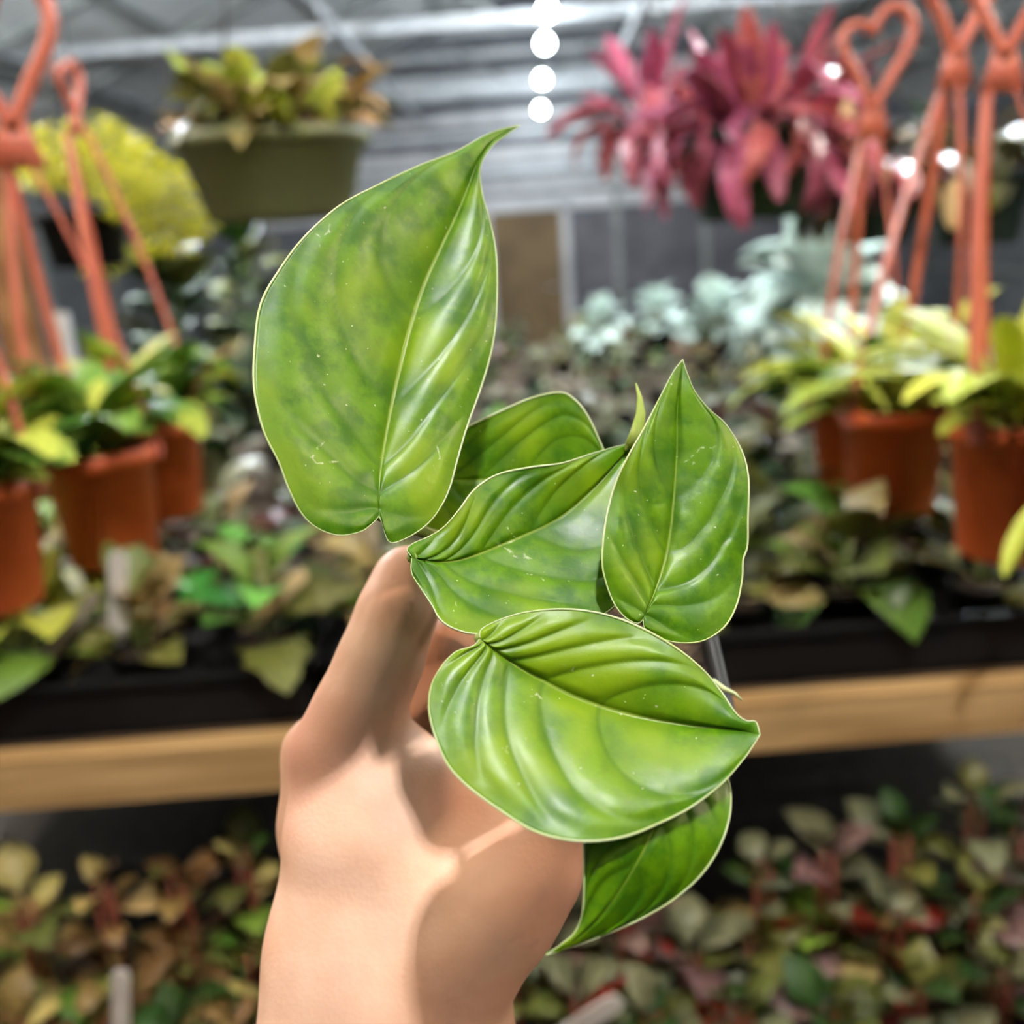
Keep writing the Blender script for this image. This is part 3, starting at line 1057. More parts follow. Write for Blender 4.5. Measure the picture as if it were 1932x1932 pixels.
KINDS = {
    'brown': dict(adj='brown-leaved', mats=['lf_brown', 'lf_brown', 'lf_tan', 'lf_olive'], shape='ovate', w=0.30, L=(.055, .09), n=13),
    'olive': dict(adj='olive-green', mats=['lf_olive', 'lf_olive', 'lf_fresh', 'lf_tan'], shape='ovate', w=0.32, L=(.06, .10), n=13),
    'grey': dict(adj='grey-green', mats=['lf_grey', 'lf_grey', 'lf_olive', 'lf_dark'], shape='ovate', w=0.30, L=(.06, .095), n=12),
    'silver': dict(adj='silvery', mats=['lf_silver', 'lf_grey', 'lf_grey', 'lf_dark'], shape='ovate', w=0.28, L=(.05, .09), n=12),
    'bright': dict(adj='bright green', mats=['lf_bright', 'lf_bright', 'lf_fresh', 'lf_olive'], shape='lobed', w=0.36, L=(.07, .10), n=12),
    'lime': dict(adj='lime-green', mats=['lf_lime', 'lf_lime', 'lf_fresh'], shape='ovate', w=0.34, L=(.08, .12), n=12),
    'dark': dict(adj='dark green', mats=['lf_dark', 'lf_dark', 'lf_olive'], shape='ovate', w=0.34, L=(.06, .10), n=13),
    'mauve': dict(adj='mauve and green', mats=['lf_mauve', 'lf_grey', 'lf_olive', 'lf_dark'], shape='ovate', w=0.32, L=(.07, .11), n=12),
    'red': dict(adj='green and red-leaved', mats=['lf_red', 'lf_grey', 'lf_grey', 'lf_olive', 'lf_mauve'], shape='ovate', w=0.30, L=(.07, .12), n=13),
    'mint': dict(adj='pale mint', mats=['lf_mint'], shape='ovate', w=0.42, L=(.11, .17), n=26),
}


def pot_mesh(key, r, h, mk, taper=0.75, n=20):
    k = ('pot', key, r, h, mk)
    if k not in _cache:
        rb = r * taper
        m = MB().lathe([(rb * 0.9, 0.0), (rb, 0.004), (r * 0.93, h * 0.86), (r * 1.0, h * 0.86), (r * 1.03, h), (r * 0.95, h), (r * 0.9, h * 0.86), (rb * 0.95, 0.01)], n)
        m.disc(rb * 0.95, 0.002, n)
        _cache[k] = m.mesh('pot', M[mk])
    return _cache[k]


def soil_mesh(r):
    k = ('soil', round(r, 4))
    if k not in _cache:
        m = MB()
        m.lathe([(0.0005, 0.006), (r * 0.5, 0.004), (r, 0.0)], 14)
        _cache[k] = m.mesh('soil', M['soil'])
    return _cache[k]


def leaf_specs(kd, n, scale=1.0, elev=(0.15, 1.25), spread=1.0, base_r=0.01, droops=(0.5, 1.0, 1.6), z=(0.0, 0.05)):
    out = []
    for i in range(n):
        az = 2.4 * i + random.uniform(-0.4, 0.4)
        f = i / max(1, n - 1)
        el = elev[1] + (elev[0] - elev[1]) * f + random.uniform(-0.15, 0.15)
        Lg = random.uniform(*kd['L']) * scale
        zz = z[1] + (z[0] - z[1]) * f
        r = base_r * f
        out.append(((r * math.cos(az), r * math.sin(az), zz), (random.uniform(-0.5, 0.5), -el, az), Lg, random.choice(kd['mats']), random.choice(droops)))
    return out


def potted(name, label, kind, loc, group, pot=('small', .046, .08, 'black'), scale=1.0, n=None, parts=True, elev=(0.1, 1.2), rz=None, stem_mk='stem', cat='potted plant', z=(0.0, 0.05), shape=None):
    kd = KINDS[kind]
    t = thing(name, label, cat, loc, random.uniform(0, 6.28) if rz is None else rz, group)
    r, h = pot[1], pot[2]
    link('pot', pot_mesh(*pot), t)
    top = h * 0.86
    link('soil', soil_mesh(r * 0.92), t, (0, 0, top))
    n = n or kd['n']
    specs = leaf_specs(kd, n, scale, elev, base_r=r * 0.5, z=(top + z[0], top + z[1]))
    sh = shape or kd['shape']
    if parts:
        link('stem', _stem(r * 0.5, z[1], stem_mk), t, (0, 0, top))
        for lo, ro, Lg, mk, dr in specs:
            link('leaf', bg_leaf(sh, kd['w'], dr, mk), t, lo, ro, Lg)
    else:
        key = ('fol', kind, scale > 1.2, random.randrange(3))
        if key not in _cache:
            m = MB()
            mats = list(dict.fromkeys(kd['mats']))
            mi = []
            for lo, ro, Lg, mk, dr in specs:
                vs, fs = leaf_geo(sh, kd['w'], dr, n=4)
                from mathutils import Euler
                R = Euler(ro).to_matrix()
                m.add([R @ (Vector(v) * Lg) + Vector(lo) for v in vs], fs)
                mi += [mats.index(mk)] * len(fs)
            me = m.mesh('foliage')
            for k in mats:
                me.materials.append(M[k])
            me.polygons.foreach_set('material_index', mi)
            _cache[key] = me
        f = link('foliage', _cache[key], t)
        f['kind'] = 'stuff'
    return t


def _stem(r, h, mk):
    k = ('stem', round(r, 3), round(h, 3), mk)
    if k not in _cache:
        m = MB()
        for a in range(3):
            c, s = math.cos(a * 2.1), math.sin(a * 2.1)
            m.tube([(0.2 * r * c, 0.2 * r * s, -0.01), (0.5 * r * c, 0.5 * r * s, h * 0.6), (0.4 * r * c, 0.4 * r * s, h + 0.005)], 0.0025, 5)
        _cache[k] = m.mesh('stem', M[mk])
    return _cache[k]


ORD = ['first', 'second', 'third', 'fourth', 'fifth', 'sixth', 'seventh', 'eighth', 'ninth', 'tenth', 'eleventh', 'twelfth', 'thirteenth',
       'fourteenth', 'fifteenth', 'sixteenth', 'seventeenth', 'eighteenth', 'nineteenth', 'twentieth', 'twenty-first', 'twenty-second']

# ------------------------------------------------------------------ the benches
BZ = 0.87
PA, PB = at_z(0, 1440, BZ), at_z(1932, 1290, BZ)
U = (PB - PA).normalized()
VV = Vector((-U.y, U.x, 0))
BO = (PA + PB) / 2
bang = math.atan2(U.y, U.x)


def bench_pt(u, v, z=0.0):
    p = BO + U * u + VV * v
    return Vector((p.x, p.y, BZ + z))


bench = thing('plant_bench', 'long timber plant bench with a pale plank along its front edge', 'bench', (BO.x, BO.y, 0), bang)
link('front_rail', MB().box((0, 0.019, BZ - 0.034), (3.0, 0.038, 0.068)).mesh('front_rail', M['wood'], False), bench)['label'] = 'pale pine plank along the front edge'
for sx in (-1, 1):
    link('side_rail', MB().box((sx * 1.48, 2.4, BZ - 0.034), (0.038, 4.72, 0.068)).mesh('side_rail', M['wood'], False), bench)
slat = MB().box((0, 0, 0), (2.92, 0.085, 0.02)).mesh('slat', M['wood_dark'], False)
for k in range(51):
    link('slat', slat, bench, (0, 0.09 + k * 0.093, BZ - 0.012))
leg = MB().box((0, 0, 0), (0.07, 0.07, BZ - 0.09)).mesh('leg', M['wood_dark'], False)
for u in (-1.42, 0, 1.42):
    for v in (0.55, 2.4, 4.7):
        link('leg', leg, bench, (u, v, (BZ - 0.09) / 2))

# lower step in front of the bench
LZ = 0.36
lo_c = BO - VV * 0.12
shelf = thing('lower_shelf', 'dark low shelf full of plants in front of the timber bench', 'shelf', (lo_c.x, lo_c.y, 0), bang)
for k in range(8):
    link('slat', MB().box((0, -0.42 + k * 0.11, LZ - 0.012), (2.4, 0.095, 0.022)).mesh('slat', M['wood_dark'], False), shelf)
for u in (-1.1, 1.1):
    for v in (-0.4, 0.35):
        link('leg', MB().box((u, v, (LZ - 0.02) / 2), (0.06, 0.06, LZ - 0.02)).mesh('leg', M['wood_dark'], False), shelf)

# black trays along the front of the bench
tray_m = MB()
TW, TD, TH = 0.46, 0.40, 0.072
tray_m.box((0, 0, 0.003), (TW, TD, 0.006))
for sx in (-1, 1):
    tray_m.box((sx * (TW / 2 - 0.004), 0, TH / 2), (0.008, TD, TH))
    tray_m.box((0, sx * (TD / 2 - 0.004), TH / 2), (TW, 0.008, TH))
    tray_m.box((sx * TW / 2, 0, TH), (0.02, TD + 0.02, 0.008))
    tray_m.box((0, sx * TD / 2, TH), (TW + 0.02, 0.02, 0.008))
tray_me = tray_m.mesh('plant_tray', M['black'], False)
names = ['at the left end of the front plank', 'left of the wrist behind the front plank', 'behind the held plant', 'right of the held pot behind the front plank', 'at the right end of the front plank']
for k in range(5):
    p = bench_pt(-0.98 + 0.49 * k, 0.255)
    tag(link('plant_tray', tray_me, None, p, (0, 0, bang)), 'black plastic plant tray ' + names[k], 'tray', 'black trays on the bench')

# rows of potted plants on the bench
rows = [(0.16, .165), (0.345, .17), (0.56, .185), (0.78, .20), (1.05, .22), (1.35, .24), (1.72, .26), (2.15, .29), (2.65, .32), (3.2, .35), (3.85, .38), (4.5, .40)]
front_left = ['lime', 'brown', 'brown', 'bright', 'olive']
pick = [['brown', 'olive', 'olive', 'grey', 'mauve'], ['brown', 'olive', 'grey', 'brown', 'mauve'], ['olive', 'brown', 'grey', 'silver', 'dark'],
        ['brown', 'grey', 'olive', 'silver', 'red', 'dark'], ['grey', 'silver', 'olive', 'dark', 'brown', 'mauve']]
row_names = ['front row', 'second row', 'third row', 'fourth row', 'fifth row', 'sixth row', 'seventh row', 'eighth row', 'ninth row', 'tenth row', 'eleventh row', 'last row']
SEEN = []


def project(p):
    q = ROT.transposed() @ (Vector(p) - CAM)
    return 966 + F * q.x / -q.z, 966 - F * q.y / -q.z


for ri, (v, du) in enumerate(rows):
    dist = bench_pt(0, v).y
    half = min(0.56 * dist + 0.12, 1.42)
    us = np.arange(-half, half + 1e-6, du)
    todo = []
    for u in us:
        jit = 0.02
        p = bench_pt(float(u) + random.uniform(-jit, jit), v + random.uniform(-jit, jit), 0.006 if v < 0.45 else 0.0)
        x, y = project(p + Vector((0, 0, 0.13)))
        if x < -330 or x > 2260:
            continue
        if ri == 0:
            kind = 'lime' if x < 150 else 'brown' if x < 420 else 'bright' if 470 < x < 640 else 'olive'
        elif ri == 1:
            kind = 'dark' if x < 160 else 'bright' if 420 < x < 560 else random.choice(['mauve', 'olive', 'grey', 'olive']) if x > 1300 else random.choice(pick[1])
        else:
            kind = random.choice(pick[min(ri, 4)])
        zone = 'off' if x < -60 or x > 1990 else 'mid' if (ri < 3 and 660 < x < 1330) else 'left' if (x < 966 and ri < 3) else 'right' if ri < 3 else 'all'
        todo.append((p, x, kind, zone))
    nz = {z: sum(1 for q in todo if q[3] == z) for z in ('off', 'mid', 'left', 'right', 'all')}
    cz = dict.fromkeys(nz, 0)
    for p, x, kind, zone in todo:
        parts = ri < 4
        k = cz[zone]
        cz[zone] += 1
        adj = KINDS[kind]['adj']
        if zone == 'off':
            lab = '%s plant in the %s of the bench, beyond the %s edge' % (adj, row_names[ri], 'left' if x < 0 else 'right')
        elif zone == 'mid':
            lab = '%s plant in the %s, %s of those behind the held plant' % (adj, row_names[ri], ORD[k])
        elif zone == 'right':
            lab = '%s plant, %s from the right edge in the %s on the bench' % (adj, ORD[nz['right'] - 1 - k], row_names[ri])
        else:
            lab = '%s plant, %s from the left edge in the %s on the bench' % (adj, ORD[k], row_names[ri])
        sc = random.uniform(0.9, 1.2) * (1.35 if ri == 0 else 1.15)
        pm = random.choice([('small', .046, .08, 'black'), ('small', .046, .08, 'black'), ('small', .048, .082, 'brownpot')])
        potted('potted_plant', lab, kind, p, 'small potted plants on the bench', pm, sc, None, parts, z=(0.0, 0.065))

# pale mint-leaved plants towards the back of the bench
for px, y, s, n, lab in ((1135, 4.6, 0.75, 22, 'pale mint-leaved plant near the door, leftmost of the mint plants'),
                         (1240, 4.9, 0.8, 22, 'pale mint-leaved plant, second from the left below the slate panels'),
                         (1345, 4.5, 0.85, 22, 'pale mint-leaved plant, third from the left below the slate panels'),
                         (1450, 4.1, 0.95, 26, 'pale mint-leaved plant left of the tallest mint plant'),
                         (1545, 3.7, 1.7, 46, 'tallest pale mint-leaved plant, behind the lime hanging pots')):
    p = at_y(px, 650, y)
    p.z = BZ
    potted('potted_plant', lab, 'mint', p, 'mint-leaved plants', ('mid', .085, .14, 'black'), s * 1.25, n, True, elev=(-0.3, 1.4), z=(0.02, 0.12 + 0.16 * (s - 0.75)))

# plants on the lower shelf
left_k = [(40, 1690, 'olive'), (190, 1660, 'brown'), (330, 1640, 'brown'), (455, 1600, 'olive'), (70, 1800, 'olive'), (215, 1790, 'brown'), (350, 1800, 'brown'), (470, 1790, 'olive'),
          (30, 1930, 'brown'), (180, 1920, 'brown'), (330, 1930, 'dark'), (440, 1930, 'brown')]
right_k = [(1180, 1720, 'red'), (1300, 1790, 'red'), (1440, 1620, 'grey'), (1560, 1600, 'red'), (1700, 1560, 'grey'), (1840, 1500, 'grey'), (1930, 1560, 'mauve'), (1420, 1770, 'olive'), (1560, 1740, 'olive'),
           (1690, 1720, 'red'), (1850, 1690, 'mauve'), (1090, 1880, 'red'), (1230, 1910, 'mauve'), (1400, 1900, 'grey'), (1560, 1900, 'mauve'), (1730, 1860, 'grey'), (1890, 1830, 'grey')]
mid_k = [(600, 1640, 'brown'), (760, 1620, 'olive'), (920, 1640, 'brown'), (1040, 1600, 'grey'), (620, 1850, 'olive'), (800, 1860, 'brown'), (960, 1840, 'grey')]
for arr, where in ((left_k, 'left of the wrist'), (mid_k, 'behind the wrist'), (right_k, 'right of the wrist')):
    arr = sorted(arr, key=lambda a: a[0])
    for i, (px, py, kind) in enumerate(arr):
        p = at_z(px, py, 0.56)
        crown_z = 0.56
        if py < 1730:                       # the back row stands just in front of the bench and grows taller
            p = at_y(px, py, 1.05 + 0.0008 * (1700 - py) * (1 if px < 966 else 0.5))
            crown_z = p.z
        p.z = LZ
        potted('potted_plant', '%s plant on the low shelf %s, %s from the left' % (KINDS[kind]['adj'], where, ORD[i]), kind, p, 'potted plants on the low shelf',
               ('low', .05, .09, 'black'), random.uniform(0.75, 1.05), 18, True, elev=(-0.3, 1.2), stem_mk='stem_red', z=(0.03, max(0.11, crown_z - LZ - 0.09)))


# ------------------------------------------------------------------ hanging pots
def strap_hook(neck, top_h=0.17, size=1.0, turn=0.0):
    """plate and curled hook of an orange plastic hanger; local origin at the neck's lower edge"""
    m = MB()
    w0, w1, h1 = 0.050 * size, 0.016 * size, 0.055 * size
    th = 0.006
    vs = [(-w0 / 2, -th, 0), (w0 / 2, -th, 0), (w0 / 2, th, 0), (-w0 / 2, th, 0), (-w1 / 2, -th, h1), (w1 / 2, -th, h1), (w1 / 2, th, h1), (-w1 / 2, th, h1)]
    m.add(vs, [(0, 3, 2, 1), (4, 5, 6, 7), (0, 1, 5, 4), (1, 2, 6, 5), (2, 3, 7, 6), (3, 0, 4, 7)])
    k = size
    pts = [(0, 0, h1 * 0.7), (0.020 * k, 0, 0.075 * k), (0.045 * k, 0, 0.115 * k), (0.052 * k, 0, 0.145 * k), (0.040 * k, 0, 0.168 * k), (0.020 * k, 0, 0.172 * k), (0.004 * k, 0, 0.158 * k), (0.0, 0, 0.140 * k)]
    c = resample(pts, 22)
    m.tube([Vector(p) for p in c], [0.0125 * k] * 18 + [0.012 * k, 0.011 * k, 0.009 * k, 0.006 * k], 8, flat=0.6)
    pts = [(0, 0, h1 * 0.7), (-0.020 * k, 0, 0.080 * k), (-0.042 * k, 0, 0.118 * k), (-0.046 * k, 0, 0.138 * k), (-0.034 * k, 0, 0.152 * k), (-0.014 * k, 0, 0.152 * k), (0.0, 0, 0.140 * k)]
    c = resample(pts, 18)
    m.tube([Vector(p) for p in c], 0.0115 * k, 8, flat=0.6)
    return m


def hanging(name, label, rim_px, y, r, h, pot_mk, neck_px=None, kind=None, group=None, leaves=None, hook=True, hook_size=1.0, hook_turn=0.0, straps=(0.3, 2.4, 4.5), wires=False, wire_top=2.9,
            cat='hanging plant', taper=0.75):
    """pot hung on three straps; rim_px is the centre of its rim in the photograph, y its distance"""
    c = at_y(rim_px[0], rim_px[1], y)
    t = thing(name, label, cat, (c.x, c.y, c.z - h), 0, group)
    link('pot', pot_mesh('hang', r, h, pot_mk, taper, 32), t)
    link('soil', soil_mesh(r * 0.92), t, (0, 0, h * 0.86))
    if neck_px:
        nk = at_y(neck_px[0], neck_px[1], y) - Vector((c.x, c.y, c.z - h))
        for a in straps:
            e = Vector((r * 1.0 * math.cos(a), r * 1.0 * math.sin(a), h * 0.97))
            d = (nk - e).normalized()
            tang = Vector((-math.sin(a), math.cos(a), 0))
            nn = d.cross(tang).normalized()
            m = MB()
            w, th = 0.0068, 0.0022
            vs = []
            n0 = nk + tang * (0.012 * math.sin(a)) + Vector((0.014 * math.cos(a), 0.008 * math.sin(a), 0.004))
            for q in np.linspace(0, 1, 7):
                p = e.lerp(n0, float(q)) + Vector((math.cos(a), math.sin(a), 0)) * 0.012 * math.sin(math.pi * float(q))
                ww = w * (1.0 - 0.2 * q)
                vs += [p - tang * ww - nn * th, p + tang * ww - nn * th, p + tang * ww + nn * th, p - tang * ww + nn * th]
            fs = [(0, 1, 2, 3), (27, 26, 25, 24)]
            for i in range(6):
                for k in range(4):
                    fs.append((4 * i + k, 4 * i + (k + 1) % 4, 4 * i + 4 + (k + 1) % 4, 4 * i + 4 + k))
            so_ = link('strap', m.add(vs, fs).mesh('strap', M['hook'], False), t)
            link('clip', MB().box((e.x, e.y, e.z - 0.004), (0.016, 0.016, 0.024)).mesh('clip', M['hook'], False), so_)
        ho = link('hook', strap_hook(nk, size=hook_size).mesh('hook', M['hook']), t, nk, (0, 0, hook_turn))
        link('wire', MB().tube([(0.02 * hook_size, 0, 0.168 * hook_size), (0.02 * hook_size, 0, max(0.2, wire_top - (nk.z + c.z - h)))], 0.0012, 5).mesh('wire', M['wire']), ho)
    if wires:
        apex = Vector((0, 0, wires))
        for a in straps:
            link('hanger_wire', MB().tube([(r * math.cos(a), r * math.sin(a), h), tuple(apex)], 0.0022, 5).mesh('hanger_wire', M['wire']), t)
        link('hanger_wire', MB().tube([tuple(apex), (0, 0, wire_top - (c.z - h))], 0.0022, 5).mesh('hanger_wire', M['wire']), t)
    for (mk, shape, w, n, Lr, elev, droops, zr, br) in leaves or ():
        for i in range(n):
            az = 2.4 * i + random.uniform(-0.5, 0.5)
            f = i / max(1, n - 1)
            el = elev[0] + (elev[1] - elev[0]) * random.random()
            rr = br * r * math.sqrt(random.random())
            link('leaf', bg_leaf(shape, w, random.choice(droops), random.choice(mk), 0.15), t,
                 (rr * math.cos(az), rr * math.sin(az), h * 0.86 + random.uniform(*zr)), (random.uniform(-0.5, 0.5), -el, az), random.uniform(*Lr))
    return t


ORG = 'orange hanging pots'
green_l = [(['lf_fresh', 'lf_fresh', 'lf_lime'], 'strap', 0.24, 22, (.14, .20), (0.9, 1.45), (0.9, 1.5, 2.0), (0, .03), 0.4),
           (['lf_fresh', 'lf_lime', 'lf_bright'], 'strap', 0.26, 18, (.10, .14), (0.5, 0.9), (0.6, 1.2), (0.01, .03), 0.35)]
lime_l = [(['lf_lime', 'lf_lime', 'lf_fresh'], 'strap', 0.15, 24, (.17, .24), (0.7, 1.35), (0.9, 1.3, 1.8), (0, .03), 0.45),
          (['lf_fresh', 'lf_lime', 'lf_lime'], 'strap', 0.17, 18, (.12, .18), (0.35, 0.8), (0.6, 1.0), (0.01, .03), 0.4)]
hanging('hanging_pot', 'orange hanging pot cut by the left edge, nearest of the left three', (-62, 905), 1.12, .078, .165, 'orange', (-190, 330), group=ORG, leaves=green_l, straps=(0.15, 2.3, 4.4))
hanging('hanging_pot', 'orange hanging pot with fresh green leaves, middle of the left three', (180, 845), 1.30, .079, .165, 'orange', (40, 318), group=ORG, leaves=green_l, hook_size=1.3, straps=(0.25, 2.2, 4.2), hook_turn=0.3)
hc = hanging('hanging_pot', 'orange hanging pot with green leaves, farthest of the left three', (286, 795), 1.55, .079, .160, 'orange', (148, 255), group=ORG, leaves=green_l, hook_size=0.62, straps=(0.05, 2.3, 4.6), hook_turn=1.5)
link('dry_leaf', bg_leaf('ovate', 0.22, 0.5, 'lf_dry'), hc, (0.07, -0.02, 0.18), (0, -1.0, 0.1), 0.14)
hanging('hanging_pot', 'orange hanging pot with lime strap leaves, left of the right pair', (1688, 765), 1.42, .079, .170, 'orange', (1800, 165), group=ORG, leaves=lime_l, hook_size=1.0, straps=(3.5, 5.4, 1.2), hook_turn=0.2)
hanging('hanging_pot', 'orange hanging pot hung from a heart-shaped hook, behind the right pair', (1610, 752), 1.72, .078, .160, 'orange', (1645, 262), group=ORG, leaves=lime_l, hook_size=1.15, straps=(3.6, 5.6, 1.4))
hf = hanging('hanging_pot', 'orange hanging pot cut by the right edge, nearest of the right ones', (1925, 785), 1.15, .082, .172, 'orange', (1890, 175), group=ORG, leaves=[(['lf_lime'],) + q[1:] for q in lime_l], hook_size=0.95, straps=(3.7, 5.8, 1.6), hook_turn=-0.3)

la, lb_ = at_y(2010, 905, 1.02), at_y(1868, 1072, 1.0)
lx = (lb_ - la).normalized()
ly = Vector((0.2, 1, 0.3)).cross(lx).normalized()
ll = link('leaf', bg_leaf('strap', 0.15, 0.5, 'lf_lime', 0.15), hf, la - hf.location, Matrix((lx, ly, lx.cross(ly))).transposed().to_euler(), (lb_ - la).length * 1.05)
# wide olive basket, upper left
hanging('hanging_basket', 'wide olive-green hanging basket of small tan and green leaves', (512, 258), 2.1, .20, .165, 'olivepot', None, group=None, wires=0.75, taper=0.74, leaves=[
    (['lf_olive', 'lf_tan', 'lf_lime', 'lf_lime'], 'ovate', 0.30, 80, (.07, .14), (0.3, 1.5), (0.4, 1.0), (0.0, .10), 0.85),
    (['lf_olive', 'lf_dry', 'lf_tan', 'lf_brown'], 'ovate', 0.30, 44, (.07, .12), (-0.2, 0.8), (0.6, 1.2), (0.02, .14), 0.95)])
# magenta plants, upper right
mag = lambda n, a=(.15, .25): [(['lf_magenta'], 'strap', 0.16, n, a, (-0.7, 0.6), (1.0, 1.6, 2.2), (0, .07), 0.95), (['lf_magenta'], 'strap', 0.16, n // 2, a, (0.6, 1.5), (0.3, 0.8), (0, .06), 0.6)]
hanging('hanging_basket', 'hanging basket of magenta leaves in a dark green pot, larger one', (1420, 245), 2.15, .145, .18, 'greenpot', None, group='magenta hanging plants', wires=0.62, leaves=mag(64))
hanging('hanging_basket', 'smaller magenta trailing plant left of the large magenta basket', (1228, 225), 2.7, .09, .13, 'greenpot', None, group='magenta hanging plants', wires=0.5, leaves=mag(24, (.14, .26)))
hanging('hanging_basket', 'dark maroon hanging plant behind the heart-shaped hook', (1650, 330), 2.5, .12, .16, 'greenpot', None, wires=0.5, leaves=[
    (['lf_mauve', 'lf_brown', 'lf_dark', 'lf_magenta'], 'strap', 0.2, 44, (.13, .22), (-0.6, 0.9), (1.0, 1.8), (0, .05), 0.9)])
hanging('hanging_basket', 'hanging olive foliage in a green pot at the far upper right', (1850, 330), 2.6, .13, .17, 'greenpot', None, wires=0.6, leaves=[
    (['lf_olive', 'lf_grey', 'lf_brown', 'lf_dark'], 'ovate', 0.28, 56, (.09, .17), (-0.7, 1.3), (0.6, 1.5), (0, .12), 1.0)])

# golden fine-leaved plant, upper left
gp = at_y(150, 395, 2.45)
gold = thing('hanging_basket', 'hanging plant with a dense mound of fine golden-yellow foliage', 'hanging plant', (gp.x, gp.y, gp.z - 0.1))
link('pot', pot_mesh('gold', .11, .13, 'black', 0.75, 24), gold, (0, 0, -0.04))
for a in (0.4, 2.5, 4.6):
    link('hanger_wire', MB().tube([(.11 * math.cos(a), .11 * math.sin(a), .09), (0, 0, 0.55)], 0.002, 5).mesh('hanger_wire', M['wire']), gold)
link('hanger_wire', MB().tube([(0, 0, .55), (0, 0, 2.9 - gold.location.z)], 0.002, 5).mesh('hanger_wire', M['wire']), gold)
fm = MB()
branch_px = [(120, 262, 2.40), (175, 250, 2.45), (225, 285, 2.5), (275, 320, 2.45), (320, 360, 2.4), (345, 410, 2.4), (330, 440, 2.4), (270, 390, 2.35), (200, 340, 2.3), (150, 310, 2.3), (110, 300, 2.3), (240, 350, 2.5), (190, 500, 2.5), (255, 470, 2.5), (95, 320, 2.4)]
for bx, by, bd in branch_px:
    c = at_y(bx, by, bd) - Vector((gp.x, gp.y, gp.z - 0.1))
    rr = 0.062 if by < 450 else 0.035
    for i in range(150 if by < 450 else 60):
        d = Vector(RNG.normal(size=3)).normalized()
        p = c + Vector((d.x * rr * 1.2, d.y * rr * 1.3, d.z * rr * 0.7)) * random.random() ** 0.4
        dirn = Vector((d.x + 0.4, d.y - 0.1, d.z * 0.5 - 0.45)).normalized()
        side = dirn.cross(Vector(RNG.normal(size=3))).normalized() * 0.0055
        L_ = random.uniform(0.02, 0.034)
        up = dirn.cross(side).normalized() * 0.0012
        fm.add([p, p + dirn * L_ * 0.5 + side, p + dirn * L_, p + dirn * L_ * 0.5 - side, p + dirn * L_ * 0.5 + up], [(0, 1, 4), (1, 2, 4), (2, 3, 4), (3, 0, 4), (0, 3, 2, 1)])
fo = link('foliage', fm.mesh('foliage', M['lf_yellow'], False), gold)
fo['kind'] = 'stuff'

# tall dark plant and posts at the left
p = at_y(330, 600, 2.75)
p.z = BZ
potted('potted_plant', 'tall dark green leafy plant below the olive basket', 'dark', p, None, ('mid2', .10, .16, 'black'), 2.1, 46, True, elev=(-0.2, 1.3), z=(0.05, 0.42))
p = at_y(470, 560, 3.3)
p.z = BZ
potted('potted_plant', 'tall dark green plant just left of the big held leaf', 'dark', p, None, ('mid2', .10, .16, 'black'), 2.2, 40, True, elev=(-0.2, 1.3), z=(0.08, 0.55))
p = at_y(42, 640, 1.85)
tag(link('moss_pole', MB().tube([(0, 0, BZ), (0.0, 0, 1.2), (-0.004, 0, 1.72)], [0.044, 0.04, 0.036], 14).mesh('moss_pole', M['bark']), None, (p.x, p.y, 0)), 'rough brown support pole behind the left orange pots', 'pole')
p = at_y(112, 600, 2.05)
tag(link('steel_stake', MB().box((0, 0, (BZ + 1.38) / 2), (0.035, 0.025, 1.38 - BZ)).mesh('steel_stake', M['steel'], False), None, (p.x, p.y, 0)), 'grey metal stake right of the brown pole', 'stake')


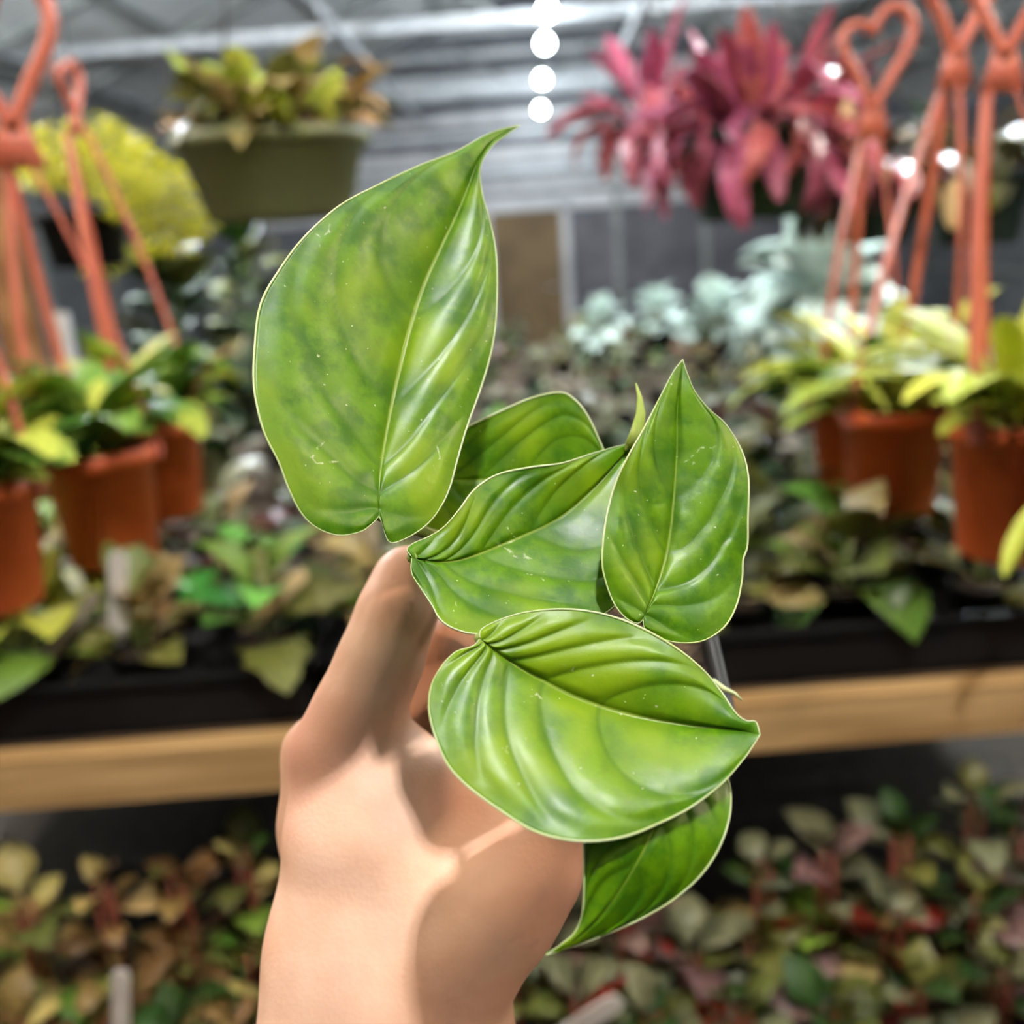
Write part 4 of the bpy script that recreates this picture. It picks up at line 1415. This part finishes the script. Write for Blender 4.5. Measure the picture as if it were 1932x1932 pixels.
# ------------------------------------------------------------------ plant labels
def label_stake(px, py, py2, y, w, mk, label, lean=0.0, px2=None):
    a, b = at_y(px2 if px2 is not None else px, py2, y), at_y(px, py, y - 0.01)
    d = (b - a)
    Ln = d.length
    m = MB()
    prof = [(-w * 0.12, 0), (-w / 2, Ln * 0.12), (-w / 2, Ln - w * 0.4), (-w * 0.3, Ln), (w * 0.3, Ln), (w / 2, Ln - w * 0.4), (w / 2, Ln * 0.12), (w * 0.12, 0)]
    k = len(prof)
    m.add([(x, -0.0012, z) for x, z in prof] + [(x, 0.0012, z) for x, z in prof],
          [tuple(range(k)), tuple(reversed(range(k, 2 * k)))] + [(i, i + k, (i + 1) % k + k, (i + 1) % k) for i in range(k)])
    zz = d.normalized()
    xx = (ROT @ Vector((1, 0, 0)))
    xx = (xx - zz * xx.dot(zz)).normalized()
    yy = zz.cross(xx)
    o = link('plant_label', m.mesh('plant_label', M[mk], False), None, a, Matrix((xx, yy, zz)).transposed().to_euler())
    return tag(o, label, 'plant label', 'plant label stakes')


label_stake(222, 1040, 1215, 1.18, .024, 'tagwhite', 'white plant label below the middle left orange pot')
label_stake(700, 975, 1150, 1.30, .022, 'taggrey', 'light grey plant label seen under the notch of the big leaf')
label_stake(575, 1078, 1190, 1.20, .020, 'tagcream', 'cream plant label slanting above the bright green plant', px2=455)
label_stake(180, 1120, 1270, 1.17, .018, 'taggrey', 'long weathered label leaning at the left front of the bench', px2=70)
label_stake(1170, 1885, 1990, 0.86, .026, 'tagwhite', 'white plant label lying at the bottom edge right of the wrist', px2=1010)
label_stake(228, 1830, 1960, 0.90, .020, 'tagwhite', 'white plant label on the low shelf left of the wrist')
label_stake(1825, 690, 790, 1.12, .016, 'taggrey', 'grey label standing in the right-edge orange pot')


def hang_tag(px, py, y, w, h, label):
    c = at_y(px, py, y)
    m = MB()
    n = 20
    pr = [(w / 2 * math.cos(2 * math.pi * k / n), h / 2 * math.copysign(abs(math.sin(2 * math.pi * k / n)) ** 0.8, math.sin(2 * math.pi * k / n))) for k in range(n)]
    m.add([(x, -0.001, z) for x, z in pr] + [(x, 0.001, z) for x, z in pr], [tuple(range(n)), tuple(reversed(range(n, 2 * n)))] + [(i, i + n, (i + 1) % n + n, (i + 1) % n) for i in range(n)])
    t = thing('hanging_label', label, 'plant label', c, 0.1, 'cream hanging labels')
    link('card', m.mesh('card', M['tagcream'], False), t)
    link('string', MB().tube([(0, 0, h / 2 - 0.004), (0, 0, 2.9 - c.z)], 0.0008, 5).mesh('string', M['wire']), t)


hang_tag(1800, 385, 1.46, .030, .070, 'cream oval label hanging between the right-hand orange straps')
hang_tag(1597, 240, 2.05, .032, .105, 'cream oblong label hanging left of the heart-shaped hook')
